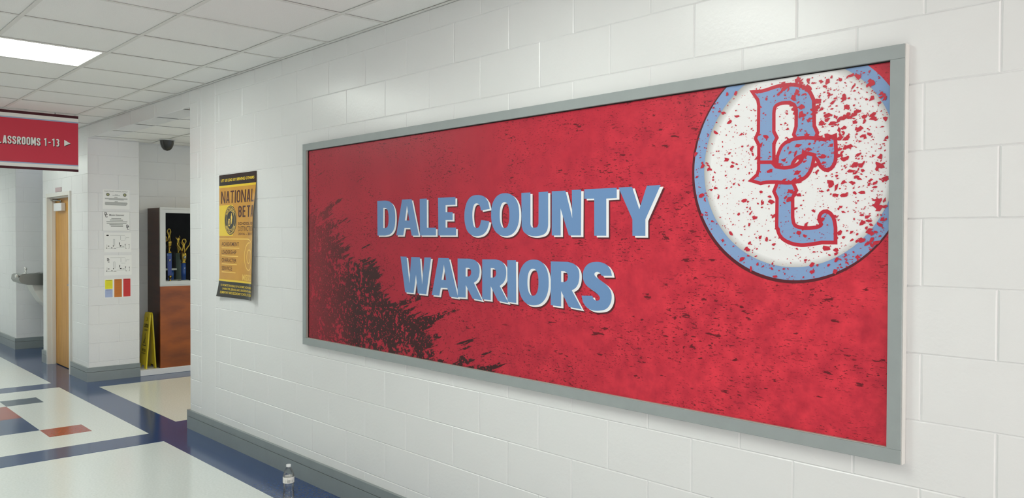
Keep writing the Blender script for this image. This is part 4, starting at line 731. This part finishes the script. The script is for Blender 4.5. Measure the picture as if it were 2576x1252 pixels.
prints('pictogram', [[[(-9.57, .265), (-9.545, .30), (-9.53, .34), (-9.54, .345), (-9.56, .31), (-9.575, .285)]], [circ(-9.535, .352, .007, 10)], [[(-9.545, .30), (-9.515, .27), (-9.52, .265), (-9.55, .29)]]], fm_, 'black', fp)
lettering('lettering', 'WET FLOOR', (-9.605, -9.485, .185, .215), fm_, 'black', fp, .04); lettering('lettering', 'PISO MOJADO', (-9.605, -9.485, .155, .172), fm_, 'black', fp, .02)
# ------------------------------------------------------------------ drinking fountain
fn = empty('drinking_fountain', (-12.02, 2.95, .5), 'wall mounted stainless steel drinking fountain in the alcove', 'drinking fountain')
fx_a, fx_b, fyf, fyb = -12.25, -11.80, 2.385, 2.948
prof = [(fyb, .905), (fyf+.09, .935), (fyf+.02, .965), (fyf, 1.0), (fyf+.008, 1.055), (fyf+.03, 1.068), (fyb-.1, 1.085), (fyb, 1.13)]
extrude_poly('basin', prof, 'x', fx_a, fx_b, 'steel', fn)
extrude_poly('bowl_rim', [(fyf+.05, 1.0705), (fyf+.25, 1.0775), (fyf+.25, 1.084), (fyf+.05, 1.076)], 'x', fx_a+.06, fx_b-.06, 'chrome', fn)
extrude_poly('pedestal', [(fyb, .50), (fyb-.20, .60), (fyb-.29, .70), (fyb-.37, .84), (fyb-.40, .93), (fyb, .92)], 'x', fx_a+.07, fx_b-.07, 'trim', fn)
bub = lathe('bubbler', -11.98, fyf+.11, [(.026, 1.07), (.026, 1.082), (.012, 1.09), (.012, 1.115), (.02, 1.125), (.018, 1.15), (.008, 1.16)], 'chrome', fn, 16)
tube('push_bar', [(fx_b-.05, fyf-.012, 1.045), (fx_b-.05, fyf-.028, 1.045)], .02, 'chrome', fn); box('push_button', fx_b-.09, fx_b-.02, fyf-.03, fyf+.004, 1.03, 1.068, 'chrome', fn, bev=.006)
# ------------------------------------------------------------------ security camera on the side hall ceiling
sc = empty('security_camera', (-8.98, 3.225, HS), 'dark dome security camera hanging from the side hall ceiling', 'camera')
lathe('dome', -8.98, 3.225, [(.0, HS-.118)]+[(.072*math.sin(a*.157)**.9, HS-.012-.106*math.cos(a*.157)**1.0) for a in range(2, 11)]+[(.077, HS-.004), (.077, HS-.0005)], 'dome', sc, 32)
lathe('mount_ring', -8.98, 3.225, [(.081, HS-.006), (.081, HS-.0004)], 'plastic_w', sc, 32)
# ------------------------------------------------------------------ water bottle
bo = empty('water_bottle', (-4.385, 2.277, 0), 'clear plastic water bottle with white label on the floor', 'bottle'); X_, Y_ = -4.385, 2.277
prof = [(.024, .0012), (.031, .004), (.0325, .012)]
for i in range(34):
    z = .014+i*.0026; wv = .0325-.0035*math.exp(-((z-.066)/.02)**2)+.0008*math.sin(z*900); prof.append((wv, z))
prof += [(.0325, .103), (.0328, .105), (.0328, .139), (.0325, .143), (.0308, .153), (.0275, .165), (.0215, .179), (.0150, .190), (.0125, .196), (.0125, .2)]
def clear_solid(name, col, ior, rough=0.0):
    m = bpy.data.materials.new(name); m.use_nodes = True; b = m.node_tree.nodes['Principled BSDF']
    b.inputs['Base Color'].default_value = (*col, 1); b.inputs['Roughness'].default_value = rough; b.inputs['IOR'].default_value = ior; b.inputs['Transmission Weight'].default_value = 1.0; return m
M['pet'] = clear_glass('clear_bottle_plastic', (.985, .99, .99), 1.45, .06, .8)
M['water'] = clear_glass('water', (.985, .99, .995), 1.33, .02, .5)
lathe('bottle_body', X_, Y_, prof, 'pet', bo, 40)
lathe('water', X_, Y_, [(0.0001, .003)]+[(r-.0012, z) for r, z in prof if .003 < z < .102]+[(.031, .1025), (.0001, .1025)], 'water', bo, 40)
lb = lathe('label', X_, Y_, [(.0333, .1045), (.0335, .105), (.0335, .1385), (.0333, .139)], 'white', bo, 48)
bm = bmesh.new(); bm.from_mesh(lb.data); bmesh.ops.delete(bm, geom=[f_ for f_ in bm.faces if len(f_.verts) > 4], context='FACES'); bm.to_mesh(lb.data); bm.free()
def bmap(u, v): a = math.radians(-40)+(u-.5)*2.2; return (X_+.0338*math.cos(a), Y_+.0338*math.sin(a), .105+v*.033)
random.seed(11); u = .47; br = []
while u < .70:
    wd = random.choice((.012, .02, .03)); br.append(rect(u, u+wd, .12, .62)); u += wd+random.choice((.01, .016))
br += [rect(.34, .36, .12, .6), rect(.52, .78, .74, .86), rect(.78, .93, .15, .6)]
prints('label_print', br, bmap, M['ink'], lb)
lathe('cap', X_, Y_, [(.0138, .196), (.0142, .197), (.0142, .2085), (.0135, .2095)], 'plastic_w', bo, 32)
